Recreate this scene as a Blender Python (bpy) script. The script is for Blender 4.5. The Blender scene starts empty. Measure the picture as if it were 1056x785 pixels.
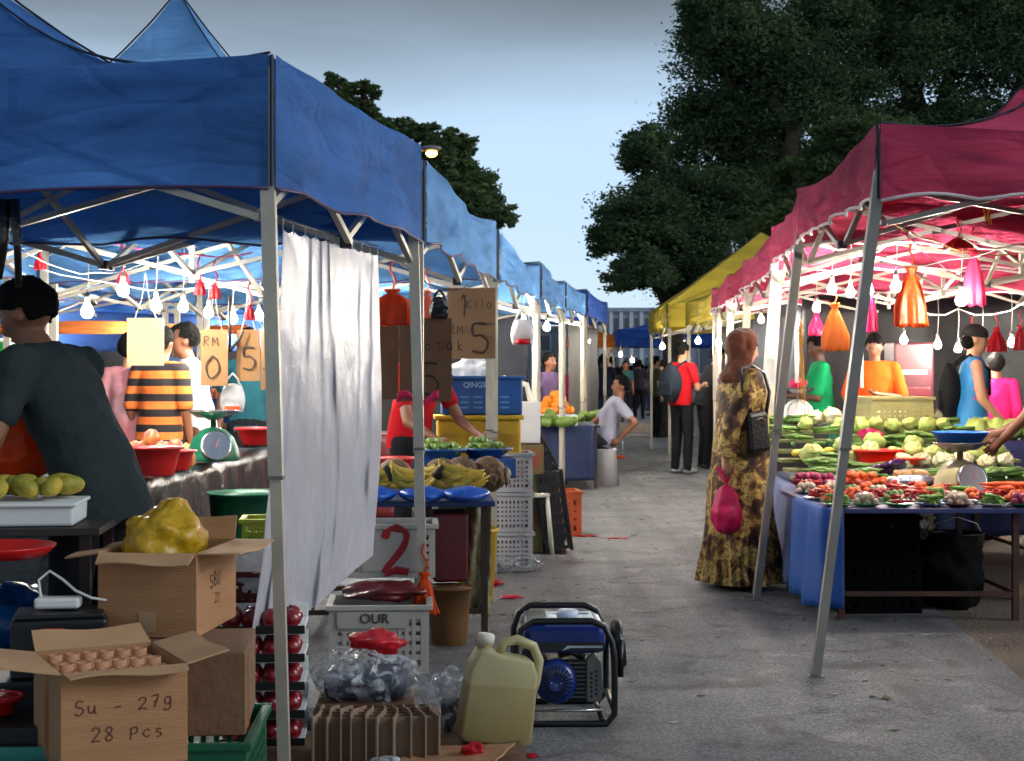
EXPOSURE = 1.42
SUN_EL = 14.0; SUN_AZ = 105.0; SKY_ST = .099; SUN_ST = .6
VEIL = (2.3, 3.05, 4.0); CLOUD = (.66, .80, .92); BULB = 480
import bpy, math, random
import numpy as np
from mathutils import Vector, Matrix, noise
random.seed(7)
RNG = np.random.default_rng(7)
SC = bpy.context.scene
COL = SC.collection
PI = math.pi
F = 1600.0
CAMZ = 1.3

def P(px, py, s):
    return Vector(((px - 528) / s, F / s, CAMZ + (386 - py) / s))
def G(px, py):
    q = P(px, py, (py - 386) / CAMZ); q.z = 0; return q
def A(px, s, z=0.0):
    return Vector(((px - 528) / s, F / s, z))

def srgb(r, g, b):
    def f(x):
        x /= 255.0
        return x / 12.92 if x <= .04045 else ((x + .055) / 1.055) ** 2.4
    return (f(r), f(g), f(b))

# ---------------------------------------------------------------- materials
MATS = {}
def M(name, col, rough=.6, var=.15, scale=6, bump=.0, bscale=60, metal=0, trans=0, clear=0, emit=0, spec=.5, coat=0, sheen=0, col2=None, stretch=None, detail=4):
    if name in MATS: return MATS[name]
    m = bpy.data.materials.new(name); m.use_nodes = True
    nt = m.node_tree; N = nt.nodes; L = nt.links
    for n in list(N): N.remove(n)
    out = N.new('ShaderNodeOutputMaterial'); bs = N.new('ShaderNodeBsdfPrincipled')
    tc = N.new('ShaderNodeTexCoord'); mp = N.new('ShaderNodeMapping')
    L.new(tc.outputs['Object'], mp.inputs[0])
    if stretch: mp.inputs['Scale'].default_value = stretch
    nz = N.new('ShaderNodeTexNoise'); nz.inputs['Scale'].default_value = scale; nz.inputs['Detail'].default_value = detail
    L.new(mp.outputs[0], nz.inputs['Vector'])
    rp = N.new('ShaderNodeValToRGB'); rp.color_ramp.elements[0].position = .3; rp.color_ramp.elements[1].position = .7
    c1 = [max(0, x * (1 - var)) for x in col]; c2 = list(col2) if col2 else [min(1, x * (1 + var)) for x in col]
    rp.color_ramp.elements[0].color = (*c1, 1); rp.color_ramp.elements[1].color = (*c2, 1)
    L.new(nz.outputs['Fac'], rp.inputs[0]); L.new(rp.outputs[0], bs.inputs['Base Color'])
    bs.inputs['Roughness'].default_value = rough; bs.inputs['Metallic'].default_value = metal
    bs.inputs['Specular IOR Level'].default_value = spec
    if coat: bs.inputs['Coat Weight'].default_value = coat
    if sheen: bs.inputs['Sheen Weight'].default_value = sheen
    if bump:
        n2 = N.new('ShaderNodeTexNoise'); n2.inputs['Scale'].default_value = bscale; n2.inputs['Detail'].default_value = 5
        L.new(mp.outputs[0], n2.inputs['Vector'])
        bp = N.new('ShaderNodeBump'); bp.inputs['Strength'].default_value = bump; bp.inputs['Distance'].default_value = .02
        L.new(n2.outputs['Fac'], bp.inputs['Height']); L.new(bp.outputs[0], bs.inputs['Normal'])
    if emit:
        bs.inputs['Emission Color'].default_value = (*col, 1); bs.inputs['Emission Strength'].default_value = emit
    last = bs.outputs[0]
    if trans:
        tr = N.new('ShaderNodeBsdfTranslucent'); L.new(rp.outputs[0], tr.inputs[0])
        mx = N.new('ShaderNodeMixShader'); mx.inputs[0].default_value = trans
        L.new(last, mx.inputs[1]); L.new(tr.outputs[0], mx.inputs[2]); last = mx.outputs[0]
    if clear:
        tp = N.new('ShaderNodeBsdfTransparent'); mx = N.new('ShaderNodeMixShader'); mx.inputs[0].default_value = clear
        if clear > .4:
            n3 = N.new('ShaderNodeTexNoise'); n3.inputs['Scale'].default_value = 16; n3.inputs['Detail'].default_value = 5; n3.inputs['Distortion'].default_value = 1.5; L.new(mp.outputs[0], n3.inputs['Vector']); r3 = N.new('ShaderNodeMapRange'); r3.inputs['From Min'].default_value = .42; r3.inputs['From Max'].default_value = .56; r3.inputs['To Min'].default_value = .35; r3.inputs['To Max'].default_value = .92; L.new(n3.outputs['Fac'], r3.inputs['Value']); L.new(r3.outputs[0], mx.inputs[0])  # noise in the mix paints crinkled-film highlights into clear plastic
        L.new(last, mx.inputs[1]); L.new(tp.outputs[0], mx.inputs[2]); last = mx.outputs[0]
    L.new(last, out.inputs[0])
    m['_rp'] = 1
    MATS[name] = m
    return m
def C(name, r, g, b, **k): return M(name, srgb(r, g, b), **k)
def EM(name, col, st):
    if name in MATS: return MATS[name]
    m = bpy.data.materials.new(name); m.use_nodes = True
    nt = m.node_tree; nt.nodes.clear()
    o = nt.nodes.new('ShaderNodeOutputMaterial'); e = nt.nodes.new('ShaderNodeEmission')
    e.inputs[0].default_value = (*col, 1); e.inputs[1].default_value = st
    nt.links.new(e.outputs[0], o.inputs[0]); MATS[name] = m; return m

# ---------------------------------------------------------------- mesh builder
def frame(d):
    d = d.normalized(); up = Vector((0, 0, 1)) if abs(d.z) < .95 else Vector((0, 1, 0))
    a = d.cross(up).normalized(); b = a.cross(d).normalized(); return a, b
class MB:
    def __init__(s): s.v = []; s.f = []
    def add(s, vs, fs, X=None):
        o = len(s.v)
        if X is not None: vs = [X @ Vector(v) for v in vs]
        s.v += [tuple(v) for v in vs]; s.f += [tuple(i + o for i in f) for f in fs]; return s
    def box(s, cx, cy, cz, sx, sy, sz, X=None):
        x, y, z = sx / 2, sy / 2, sz / 2
        vs = [(cx + a * x, cy + b * y, cz + c * z) for a, b, c in ((-1,-1,-1),(1,-1,-1),(1,1,-1),(-1,1,-1),(-1,-1,1),(1,-1,1),(1,1,1),(-1,1,1))]
        return s.add(vs, [(0,3,2,1),(4,5,6,7),(0,1,5,4),(1,2,6,5),(2,3,7,6),(3,0,4,7)], X)
    def tube(s, pts, r, n=8, ph=0, cap=True, X=None, closed=False):
        pts = [Vector(p) for p in pts]; k = len(pts)
        rs = r if isinstance(r, (list, tuple)) else [r] * k
        vs = []; a = None
        for i, p in enumerate(pts):
            if closed: d = pts[(i + 1) % k] - pts[i - 1]
            else: d = pts[min(i + 1, k - 1)] - pts[max(i - 1, 0)]
            if d.length < 1e-9: d = Vector((0, 0, 1))
            d.normalize()
            if a is None: a, b = frame(d)
            else:
                a = (a - d * a.dot(d)); a = a.normalized() if a.length > 1e-6 else frame(d)[0]; b = a.cross(d).normalized()
            for j in range(n):
                t = 2 * PI * j / n + ph
                vs.append(p + (a * math.cos(t) + b * math.sin(t)) * rs[i])
        fs = []
        for i in range(k if closed else k - 1):
            for j in range(n):
                i2 = (i + 1) % k
                fs.append((i * n + j, i * n + (j + 1) % n, i2 * n + (j + 1) % n, i2 * n + j))
        if cap and not closed: fs += [tuple(range(n))[::-1], tuple((k - 1) * n + j for j in range(n))]
        return s.add(vs, fs, X)
    def bar(s, p, q, w, X=None): return s.tube([p, q], w * .7071, 4, PI / 4, X=X)
    def lathe(s, prof, n=24, X=None, wob=0):
        vs = []; fs = []
        for r, z in prof:
            for j in range(n):
                t = 2 * PI * j / n; rr = r * (1 + wob * math.sin(t * 9 + z * 30)) if wob else r
                vs.append((rr * math.cos(t), rr * math.sin(t), z))
        for i in range(len(prof) - 1):
            for j in range(n): fs.append((i * n + j, i * n + (j + 1) % n, (i + 1) * n + (j + 1) % n, (i + 1) * n + j))
        if prof[0][0] > 1e-5: fs.append(tuple(range(n))[::-1])
        if prof[-1][0] > 1e-5: fs.append(tuple((len(prof) - 1) * n + j for j in range(n)))
        return s.add(vs, fs, X)
    def ell(s, c, r, n=14, m=8, X=None, wob=0, seed=0):
        if not isinstance(r, (tuple, list)): r = (r, r, r)
        vs = [(c[0], c[1], c[2] - r[2])]; fs = []
        for i in range(1, m):
            ph = PI * i / m - PI / 2
            for j in range(n):
                t = 2 * PI * j / n
                d = (math.cos(ph) * math.cos(t), math.cos(ph) * math.sin(t), math.sin(ph)); k = 1
                if wob: k = 1 + wob * noise.noise(Vector(d) * 1.7 + Vector((seed * 3.1, seed, 0)))
                vs.append((c[0] + r[0] * d[0] * k, c[1] + r[1] * d[1] * k, c[2] + r[2] * d[2] * k))
        vs.append((c[0], c[1], c[2] + r[2]))
        for j in range(n): fs.append((0, 1 + (j + 1) % n, 1 + j))
        for i in range(m - 2):
            for j in range(n): fs.append((1 + i * n + j, 1 + i * n + (j + 1) % n, 1 + (i + 1) * n + (j + 1) % n, 1 + (i + 1) * n + j))
        e = len(vs) - 1
        for j in range(n): fs.append((e, 1 + (m - 2) * n + j, 1 + (m - 2) * n + (j + 1) % n))
        return s.add(vs, fs, X)
    def cap(s, a, b, ra, rb, n=12):
        a, b = Vector(a), Vector(b); s.ell(a, ra, n, 8); s.ell(b, rb, n, 8); return s.tube([a, b], [ra, rb], n)
    def sheet(s, nu, nv, fn, X=None):
        vs = [fn(i / nu, j / nv) for j in range(nv + 1) for i in range(nu + 1)]
        fs = [(j * (nu + 1) + i, j * (nu + 1) + i + 1, (j + 1) * (nu + 1) + i + 1, (j + 1) * (nu + 1) + i) for j in range(nv) for i in range(nu)]
        return s.add(vs, fs, X)
    def prism(s, poly, z0, z1, X=None):
        n = len(poly); vs = [(x, y, z0) for x, y in poly] + [(x, y, z1) for x, y in poly]
        return s.add(vs, [tuple(range(n))[::-1], tuple(range(n, 2 * n))] + [(i, (i + 1) % n, n + (i + 1) % n, n + i) for i in range(n)], X)
    def grid_wall(s, p, u, w, h, th, nu, nv, margin=.12, bar=.35):
        """basket side: frame and lattice. p corner, u horizontal unit dir, w,h size"""
        p = Vector(p); u = Vector(u); nrm = Vector((-u.y, u.x, 0))
        def bx(a0, a1, z0, z1):
            c = p + u * ((a0 + a1) / 2); X = Matrix.Translation((c.x, c.y, p.z + (z0 + z1) / 2)) @ Matrix.Rotation(math.atan2(u.y, u.x), 4, 'Z')
            s.box(0, 0, 0, a1 - a0, th, z1 - z0, X)
        m = margin * h
        bx(0, w, 0, m); bx(0, w, h - m * 1.6, h)
        cw = (w - 2 * m) / nu; ch = (h - m * 2.6) / nv
        bx(0, m, m, h - m * 1.6); bx(w - m, w, m, h - m * 1.6)
        for i in range(1, nu): bx(m + cw * i - cw * bar / 2, m + cw * i + cw * bar / 2, m, h - m * 1.6)
        t2 = th; th = th * .8
        for j in range(1, nv): bx(m, w - m, m + ch * j - ch * bar / 2, m + ch * j + ch * bar / 2)
        return s
    def mesh(s, name):
        me = bpy.data.meshes.new(name); me.from_pydata(s.v, [], s.f); me.update(); return me
    def build(s, name, mat, parent=None, smooth=False, bevel=0, loc=None, solid=0):
        me = s.mesh(name); me.materials.append(mat)
        if smooth: me.polygons.foreach_set('use_smooth', [True] * len(me.polygons))
        o = bpy.data.objects.new(name, me); COL.objects.link(o)
        if parent: o.parent = parent
        if loc is not None: o.location = loc
        if solid:
            b = o.modifiers.new('s', 'SOLIDIFY'); b.thickness = solid; b.offset = 0
        if bevel:
            b = o.modifiers.new('b', 'BEVEL'); b.width = bevel; b.segments = 2; b.limit_method = 'ANGLE'; b.harden_normals = False
        return o

def remesh(mb, name, mat, parent=None, voxel=.012, smooth=3, cuts=()):
    """one continuous surface from overlapping shapes; cuts: (point, normal) keeps the side opposite the normal"""
    me = mb.mesh(name); o = bpy.data.objects.new(name, me); COL.objects.link(o)
    r = o.modifiers.new('r', 'REMESH'); r.mode = 'VOXEL'; r.voxel_size = voxel; r.use_smooth_shade = True
    if smooth:
        k = o.modifiers.new('k', 'SMOOTH'); k.iterations = smooth; k.factor = .5
    dg = bpy.context.evaluated_depsgraph_get(); dg.update()
    m2 = bpy.data.meshes.new_from_object(o.evaluated_get(dg)); o.modifiers.clear(); o.data = m2; bpy.data.meshes.remove(me)
    if cuts:
        import bmesh
        bm = bmesh.new(); bm.from_mesh(m2)
        for c, n in cuts:
            bmesh.ops.bisect_plane(bm, geom=bm.verts[:] + bm.edges[:] + bm.faces[:], plane_co=c, plane_no=n, clear_outer=True)
        bm.to_mesh(m2); bm.free()
    m2.polygons.foreach_set('use_smooth', [True] * len(m2.polygons))
    m2.materials.clear(); m2.materials.append(mat)
    if parent: o.parent = parent
    return o

def tag(o, label, cat, group=None):
    o['label'] = label; o['category'] = cat
    if group: o['group'] = group
    return o
def thing(name, label, cat, loc=(0, 0, 0), rz=0, group=None):
    o = bpy.data.objects.new(name, None); o.empty_display_size = .1; COL.objects.link(o)
    o.location = loc; o.rotation_euler = (0, 0, rz); return tag(o, label, cat, group)
def solo(name, label, cat, loc, mb, mat, rz=0, group=None, smooth=False, bevel=0, solid=0):
    o = mb.build(name, mat, None, smooth, bevel, solid=solid); o.location = loc; o.rotation_euler = (0, 0, rz); return tag(o, label, cat, group)
def struct(name, mb, mat, smooth=False):
    o = mb.build(name, mat, None, smooth); o['kind'] = 'structure'; return o
KIDS = {}
def dup(o, loc=None, rz=None, label=None, group=None, scale=None, rot=None):
    def cp(a, par):
        c = a.copy(); COL.objects.link(c)
        if par: c.parent = par; c.matrix_parent_inverse = a.matrix_parent_inverse
        for ch in kids(a): cp(ch, c)
        return c
    def kids(a):
        k = a.name
        if k not in KIDS: KIDS[k] = [x for x in bpy.data.objects if x.parent == a]
        return KIDS[k]
    r = cp(o, None)
    if loc is not None: r.location = loc
    if rz is not None: r.rotation_euler = (0, 0, rz)
    if rot is not None: r.rotation_euler = rot
    if scale is not None: r.scale = scale if isinstance(scale, (tuple, list)) else (scale,) * 3
    if label: r['label'] = label
    if group: r['group'] = group
    return r

def text(s, size, mat, parent, mtx, name='marking', ext=.0008, shear=0, sx=1, off=0):
    cu = bpy.data.curves.new(name, 'FONT'); cu.body = s; cu.size = size; cu.extrude = ext; cu.align_x = 'CENTER'; cu.align_y = 'CENTER'; cu.shear = shear; cu.offset = off
    cu.resolution_u = 3
    t = bpy.data.objects.new(name, cu); COL.objects.link(t)
    dg = bpy.context.evaluated_depsgraph_get(); dg.update()
    me = bpy.data.meshes.new_from_object(t.evaluated_get(dg)); bpy.data.objects.remove(t); 
    me.materials.clear(); me.materials.append(mat)
    o = bpy.data.objects.new(name, me); COL.objects.link(o); o.parent = parent
    o.matrix_local = mtx @ Matrix.Diagonal((sx, 1, 1, 1)); return o
GLY = {'S': [[(.8,.85),(.5,1),(.15,.85),(.2,.6),(.7,.45),(.8,.2),(.45,0),(.1,.15)]], 'u': [[(.1,.6),(.12,.15),(.35,0),(.6,.12),(.68,.6)],[(.68,.6),(.7,.05),(.8,0)]], '-': [[(.15,.4),(.7,.44)]],
 '2': [[(.1,.78),(.3,1),(.7,.9),(.68,.6),(.1,.02),(.45,.08),(.8,0)]], '7': [[(.1,.95),(.75,1),(.5,.5),(.35,0)],[(.3,.5),(.65,.54)]], 'g': [[(.7,.55),(.4,.62),(.15,.4),(.35,.1),(.65,.2),(.7,.55),(.66,-.15),(.35,-.32),(.1,-.2)]],
 '8': [[(.5,.52),(.2,.75),(.45,1),(.75,.8),(.5,.52),(.15,.25),(.4,0),(.78,.2),(.5,.52)]], 'P': [[(.15,0),(.18,1)],[(.15,.95),(.6,1),(.75,.75),(.55,.52),(.18,.5)]], 'c': [[(.7,.5),(.4,.6),(.15,.3),(.4,0),(.7,.1)]], 's': [[(.65,.52),(.35,.6),(.2,.42),(.6,.25),(.55,.05),(.15,.03)]],
 '1': [[(.3,.8),(.5,1),(.48,0)]], '5': [[(.75,1),(.2,.98),(.18,.58),(.55,.62),(.8,.35),(.6,.03),(.15,.05)]], 'K': [[(.15,1),(.17,0)],[(.75,1),(.2,.48),(.8,0)]], 'i': [[(.3,.55),(.33,0)],[(.3,.78),(.33,.8)]], 'l': [[(.3,1),(.33,0)]], 'o': [[(.4,.6),(.15,.3),(.4,0),(.68,.28),(.4,.6)]],
 'R': [[(.15,0),(.18,1)],[(.15,.95),(.6,1),(.75,.75),(.55,.52),(.18,.5),(.8,0)]], 'M': [[(.1,0),(.18,1),(.45,.4),(.75,1),(.85,0)]], 'B': [[(.15,0),(.18,1),(.6,.95),(.65,.65),(.2,.52),(.75,.42),(.7,.05),(.15,0)]], 'U': [[(.15,1),(.15,.2),(.45,0),(.75,.2),(.78,1)]], 'O': [[(.45,1),(.12,.6),(.2,.1),(.5,0),(.82,.3),(.75,.8),(.45,1)]],
 'k': [[(.2,1),(.22,0)],[(.6,.6),(.22,.3),(.65,0)]], 't': [[(.35,.9),(.38,.05),(.6,0)],[(.15,.62),(.6,.64)]], 'a': [[(.65,.5),(.35,.6),(.15,.3),(.35,0),(.62,.15),(.65,.55),(.7,0)]], '3': [[(.15,.85),(.5,1),(.7,.75),(.35,.53),(.75,.3),(.5,0),(.1,.12)]]}
def scrawl(s, size, mat, parent, mtx, w=.05, name='handwriting', seed=0):
    """hand-drawn marker strokes"""
    rnd = random.Random(seed + len(s)); mb = MB(); x = 0; adv = .95
    for ch in s:
        if ch != ' ':
            dy = rnd.uniform(-.08, .08); k = rnd.uniform(.9, 1.1)
            for st in GLY[ch]:
                pts = [Vector(((x + a * .85 + rnd.uniform(-.03, .03)) * size, (b * k + dy + rnd.uniform(-.03, .03)) * size, 0)) for a, b in st]
                if len(pts) > 2:
                    q = []
                    for i in range(len(pts) - 1):
                        p0, p1, p2, p3 = pts[max(i - 1, 0)], pts[i], pts[i + 1], pts[min(i + 2, len(pts) - 1)]
                        for t in (0, .25, .5, .75): q.append(.5 * ((2 * p1) + (p2 - p0) * t + (2 * p0 - 5 * p1 + 4 * p2 - p3) * t * t + (3 * p1 - p0 - 3 * p2 + p3) * t ** 3))
                    pts = q + [pts[-1]]
                mb.tube(pts, [w * size * rnd.uniform(.8, 1.15) for _ in pts], 6)
        x += adv if ch not in 'il1' else .65
    mb.v = [(a - x * size / 2, b - size / 2, c * .25) for a, b, c in mb.v]
    o = mb.build(name, mat, parent); o.matrix_local = mtx; return o
def face_mtx(c, nrm):
    """text plane at c facing horizontal direction nrm"""
    n = Vector(nrm).normalized(); x = Vector((-n.y, n.x, 0)).normalized(); y = n.cross(x)
    R = Matrix((x, y, n)).transposed().to_4x4(); return Matrix.Translation(c) @ R

def pile(proto, spots, groups=None, jit=.12, rot=True, label=None):
    for i, p in enumerate(spots):
        o = proto if i == 0 else dup(proto)
        o.location = p
        if rot: o.rotation_euler = (random.uniform(-.5, .5), random.uniform(-.5, .5), random.uniform(0, 6.3))
        k = 1 + random.uniform(-jit, jit); o.scale = (k, k, k)
def heap(cx, cy, z, rx, ry, n, r, h=2, rz=0):
    """positions for n items of radius r heaped in an ellipse"""
    out = []; c, s = math.cos(rz), math.sin(rz)
    L = 0
    while len(out) < n and L < 4:
        k = 1 - L * .22
        if k <= .1: break
        step = r * 1.85; ny = max(1, int(ry * k * 2 / step)); nx = max(1, int(rx * k * 2 / step))
        cand = []
        for i in range(nx + 1):
            for j in range(ny + 1):
                x = -rx * k + i * step + (j % 2) * step / 2; y = -ry * k + j * step * .9
                if (x / (rx * k)) ** 2 + (y / (ry * k)) ** 2 <= 1.05: cand.append((x, y))
        for x, y in cand:
            if len(out) >= n: break
            x += random.uniform(-.45, .45) * r; y += random.uniform(-.45, .45) * r
            out.append((cx + c * x - s * y, cy + s * x + c * y, z + r + L * r * 1.35 + random.uniform(-.15, .1) * r * min(L, 1)))
        L += 1
    return out
# ================================================================ camera, light, sky
cam = bpy.data.cameras.new('camera'); co = bpy.data.objects.new('camera', cam); COL.objects.link(co)
cam.sensor_width = 36; cam.lens = F / 1056 * 36; cam.shift_y = -6.5 / 1056; cam.clip_end = 2000; cam.clip_start = .05
co.location = (0, 0, CAMZ); co.rotation_euler = (PI / 2, 0, 0); SC.camera = co
cam.dof.use_dof = True; cam.dof.focus_distance = 6.5; cam.dof.aperture_fstop = 9
SC.view_settings.view_transform = 'Standard'; SC.view_settings.look = 'None'; SC.view_settings.gamma = 1
SC.view_settings.exposure = EXPOSURE
SC.cycles.use_denoising = True; SC.cycles.max_bounces = 6; SC.cycles.diffuse_bounces = 3; SC.cycles.transparent_max_bounces = 8
SC.cycles.transmission_bounces = 3; SC.cycles.glossy_bounces = 2; SC.cycles.caustics_reflective = False; SC.cycles.caustics_refractive = False
SC.cycles.sample_clamp_indirect = 4; SC.cycles.use_light_tree = True

w = bpy.data.worlds.new('World'); SC.world = w; w.use_nodes = True
nt = w.node_tree; N = nt.nodes; L = nt.links; N.clear()
wo = N.new('ShaderNodeOutputWorld'); bg = N.new('ShaderNodeBackground'); sky = N.new('ShaderNodeTexSky')
sky.sky_type = 'NISHITA'; sky.sun_disc = False; sky.sun_elevation = math.radians(SUN_EL); sky.sun_rotation = math.radians(SUN_AZ)
sky.air_density = 1.0; sky.dust_density = .6; sky.ozone_density = 2.0
tc = N.new('ShaderNodeTexCoord'); sep = N.new('ShaderNodeSeparateXYZ'); L.new(tc.outputs['Generated'], sep.inputs[0])
# high grey cloud bank overhead, ragged lower edge
mp = N.new('ShaderNodeMapping'); mp.inputs['Scale'].default_value = (1.0, 1.0, 5.0); L.new(tc.outputs['Generated'], mp.inputs[0])
nz = N.new('ShaderNodeTexNoise'); nz.inputs['Scale'].default_value = 1.6; nz.inputs['Detail'].default_value = 6; L.new(mp.outputs[0], nz.inputs['Vector'])
ma = N.new('ShaderNodeMath'); ma.operation = 'MULTIPLY_ADD'; ma.inputs[1].default_value = .10; L.new(nz.outputs['Fac'], ma.inputs[0]); L.new(sep.outputs['Z'], ma.inputs[2])
mr = N.new('ShaderNodeMapRange'); mr.inputs['From Min'].default_value = .205; mr.inputs['From Max'].default_value = .305; mr.clamp = True
mr.interpolation_type = 'SMOOTHSTEP'
L.new(ma.outputs[0], mr.inputs['Value'])
# thin pale veil that varies across the clear part
nz2 = N.new('ShaderNodeTexNoise'); nz2.inputs['Scale'].default_value = 2.2; nz2.inputs['Detail'].default_value = 5; L.new(mp.outputs[0], nz2.inputs['Vector'])
mr2 = N.new('ShaderNodeMapRange'); mr2.inputs['From Min'].default_value = .35; mr2.inputs['From Max'].default_value = .75; mr2.inputs['To Max'].default_value = .92; mr2.inputs['To Min'].default_value=.72
L.new(nz2.outputs['Fac'], mr2.inputs['Value'])
veil = N.new('ShaderNodeMix'); veil.data_type = 'RGBA'; veil.inputs['B'].default_value = (*VEIL, 1)
L.new(mr2.outputs[0], veil.inputs['Factor']); L.new(sky.outputs[0], veil.inputs['A'])
mx = N.new('ShaderNodeMix'); mx.data_type = 'RGBA'; mx.inputs['B'].default_value = (*CLOUD, 1)
L.new(mr.outputs[0], mx.inputs['Factor']); L.new(veil.outputs['Result'], mx.inputs['A']); L.new(mx.outputs['Result'], bg.inputs[0])
bg.inputs[1].default_value = SKY_ST; L.new(bg.outputs[0], wo.inputs[0])
sd = bpy.data.lights.new('sun', 'SUN'); sd.energy = SUN_ST; sd.angle = math.radians(25); sd.color = (.86, .93, 1)
so = bpy.data.objects.new('sun', sd); COL.objects.link(so)
el = math.radians(max(SUN_EL, 28)); az = math.radians(SUN_AZ)
so.rotation_euler = Vector((-math.sin(az) * math.cos(el), -math.cos(az) * math.cos(el), -math.sin(el))).to_track_quat('-Z', 'Y').to_euler()

# ================================================================ ground
def asphalt():
    m = bpy.data.materials.new('asphalt'); m.use_nodes = True; nt = m.node_tree; N = nt.nodes; L = nt.links; bs = N['Principled BSDF']
    tc = N.new('ShaderNodeTexCoord')
    def nz(sc, d=4, dist=0):
        n = N.new('ShaderNodeTexNoise'); n.inputs['Scale'].default_value = sc; n.inputs['Detail'].default_value = d; n.inputs['Distortion'].default_value = dist; L.new(tc.outputs['Object'], n.inputs['Vector']); return n.outputs['Fac']
    def rmp(f, a, b, p0, p1):
        r = N.new('ShaderNodeValToRGB'); r.color_ramp.elements[0].position = p0; r.color_ramp.elements[1].position = p1
        r.color_ramp.elements[0].color = (*a, 1); r.color_ramp.elements[1].color = (*b, 1); L.new(f, r.inputs[0]); return r.outputs[0]
    def mixc(a, b, f=None, mode='MULTIPLY', fv=1):
        x = N.new('ShaderNodeMix'); x.data_type = 'RGBA'; x.blend_type = mode; x.inputs['Factor'].default_value = fv
        L.new(a, x.inputs['A']); L.new(b, x.inputs['B'])
        if f: L.new(f, x.inputs['Factor'])
        return x.outputs['Result']
    base = rmp(nz(.6, 5, .6), (.135, .141, .153), (.205, .21, .22), .3, .72)
    grit = rmp(nz(95, 4), (.5, .5, .5), (1.55, 1.55, 1.55), .36, .66)
    v = N.new('ShaderNodeTexVoronoi'); v.inputs['Scale'].default_value = 85; L.new(tc.outputs['Object'], v.inputs['Vector'])
    st = rmp(v.outputs['Distance'], (1.35, 1.33, 1.3), (.85, .85, .85), .05, .3)
    stain = rmp(nz(2.3, 6, 1.5), (.5, .48, .46), (1, 1, 1), .3, .46)
    wp = N.new('ShaderNodeMapping'); wp.inputs['Scale'].default_value = (3.2, .18, 1); wp.inputs['Rotation'].default_value = (0, 0, -.08); L.new(tc.outputs['Object'], wp.inputs[0])
    wn = N.new('ShaderNodeTexNoise'); wn.inputs['Scale'].default_value = 1.1; wn.inputs['Detail'].default_value = 3; L.new(wp.outputs[0], wn.inputs['Vector'])
    wear = rmp(wn.outputs['Fac'], (.72, .72, .74), (1.15, 1.13, 1.1), .35, .65)
    # cracks: only where a wide mask allows
    cw = N.new('ShaderNodeTexNoise'); cw.inputs['Scale'].default_value = 2.5; L.new(tc.outputs['Object'], cw.inputs['Vector'])
    cm = N.new('ShaderNodeMix'); cm.data_type = 'RGBA'; cm.inputs['Factor'].default_value = .12; L.new(tc.outputs['Object'], cm.inputs['A']); L.new(cw.outputs['Color'], cm.inputs['B'])
    vc = N.new('ShaderNodeTexVoronoi'); vc.feature = 'DISTANCE_TO_EDGE'; vc.inputs['Scale'].default_value = .45; L.new(cm.outputs['Result'], vc.inputs['Vector'])
    crack = rmp(vc.outputs['Distance'], (.72, .72, .72), (1, 1, 1), .002, .006)
    pale = rmp(nz(3.1, 8, .3), (1, 1, 1), (1.75, 1.7, 1.6), .6, .74)
    c = mixc(base, grit); c = mixc(c, st); c = mixc(c, stain); c = mixc(c, wear); c = mixc(c, crack); c = mixc(c, pale)
    L.new(c, bs.inputs['Base Color'])
    L.new(rmp(nz(1.7), (.6,) * 3, (.9,) * 3, .3, .7), bs.inputs['Roughness'])
    bp = N.new('ShaderNodeBump'); bp.inputs['Strength'].default_value = .7; bp.inputs['Distance'].default_value = .006; L.new(nz(140, 3), bp.inputs['Height']); L.new(bp.outputs[0], bs.inputs['Normal'])
    return m
earth = M('earth', (.13, .105, .075), rough=.95, var=.4, scale=1.3, bump=.9, bscale=45, detail=9)
struct('ground', MB().add([(-600, -20, 0), (600, -20, 0), (600, 900, 0), (-600, 900, 0)], [(0, 1, 2, 3)]), earth)
ragged = []
for i in range(60):
    y = -5 + i * 1.2; ragged.append((2.28 + .075 * (y - 8) + .12 * noise.noise(Vector((y * .9, 3, 0))), y, .004))
struct('road', MB().add([(-16, -5, .004)] + ragged + [(16, 70, .004), (16, 110, .004), (-40, 110, .004)], [tuple(range(64))]), asphalt())
white_paint = M('road_paint', (.5, .5, .48), rough=.7, var=.4, scale=14)
struct('road_marking', MB().box(3.15, 33, .0085, 1.5, .28, .002), white_paint)

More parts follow.
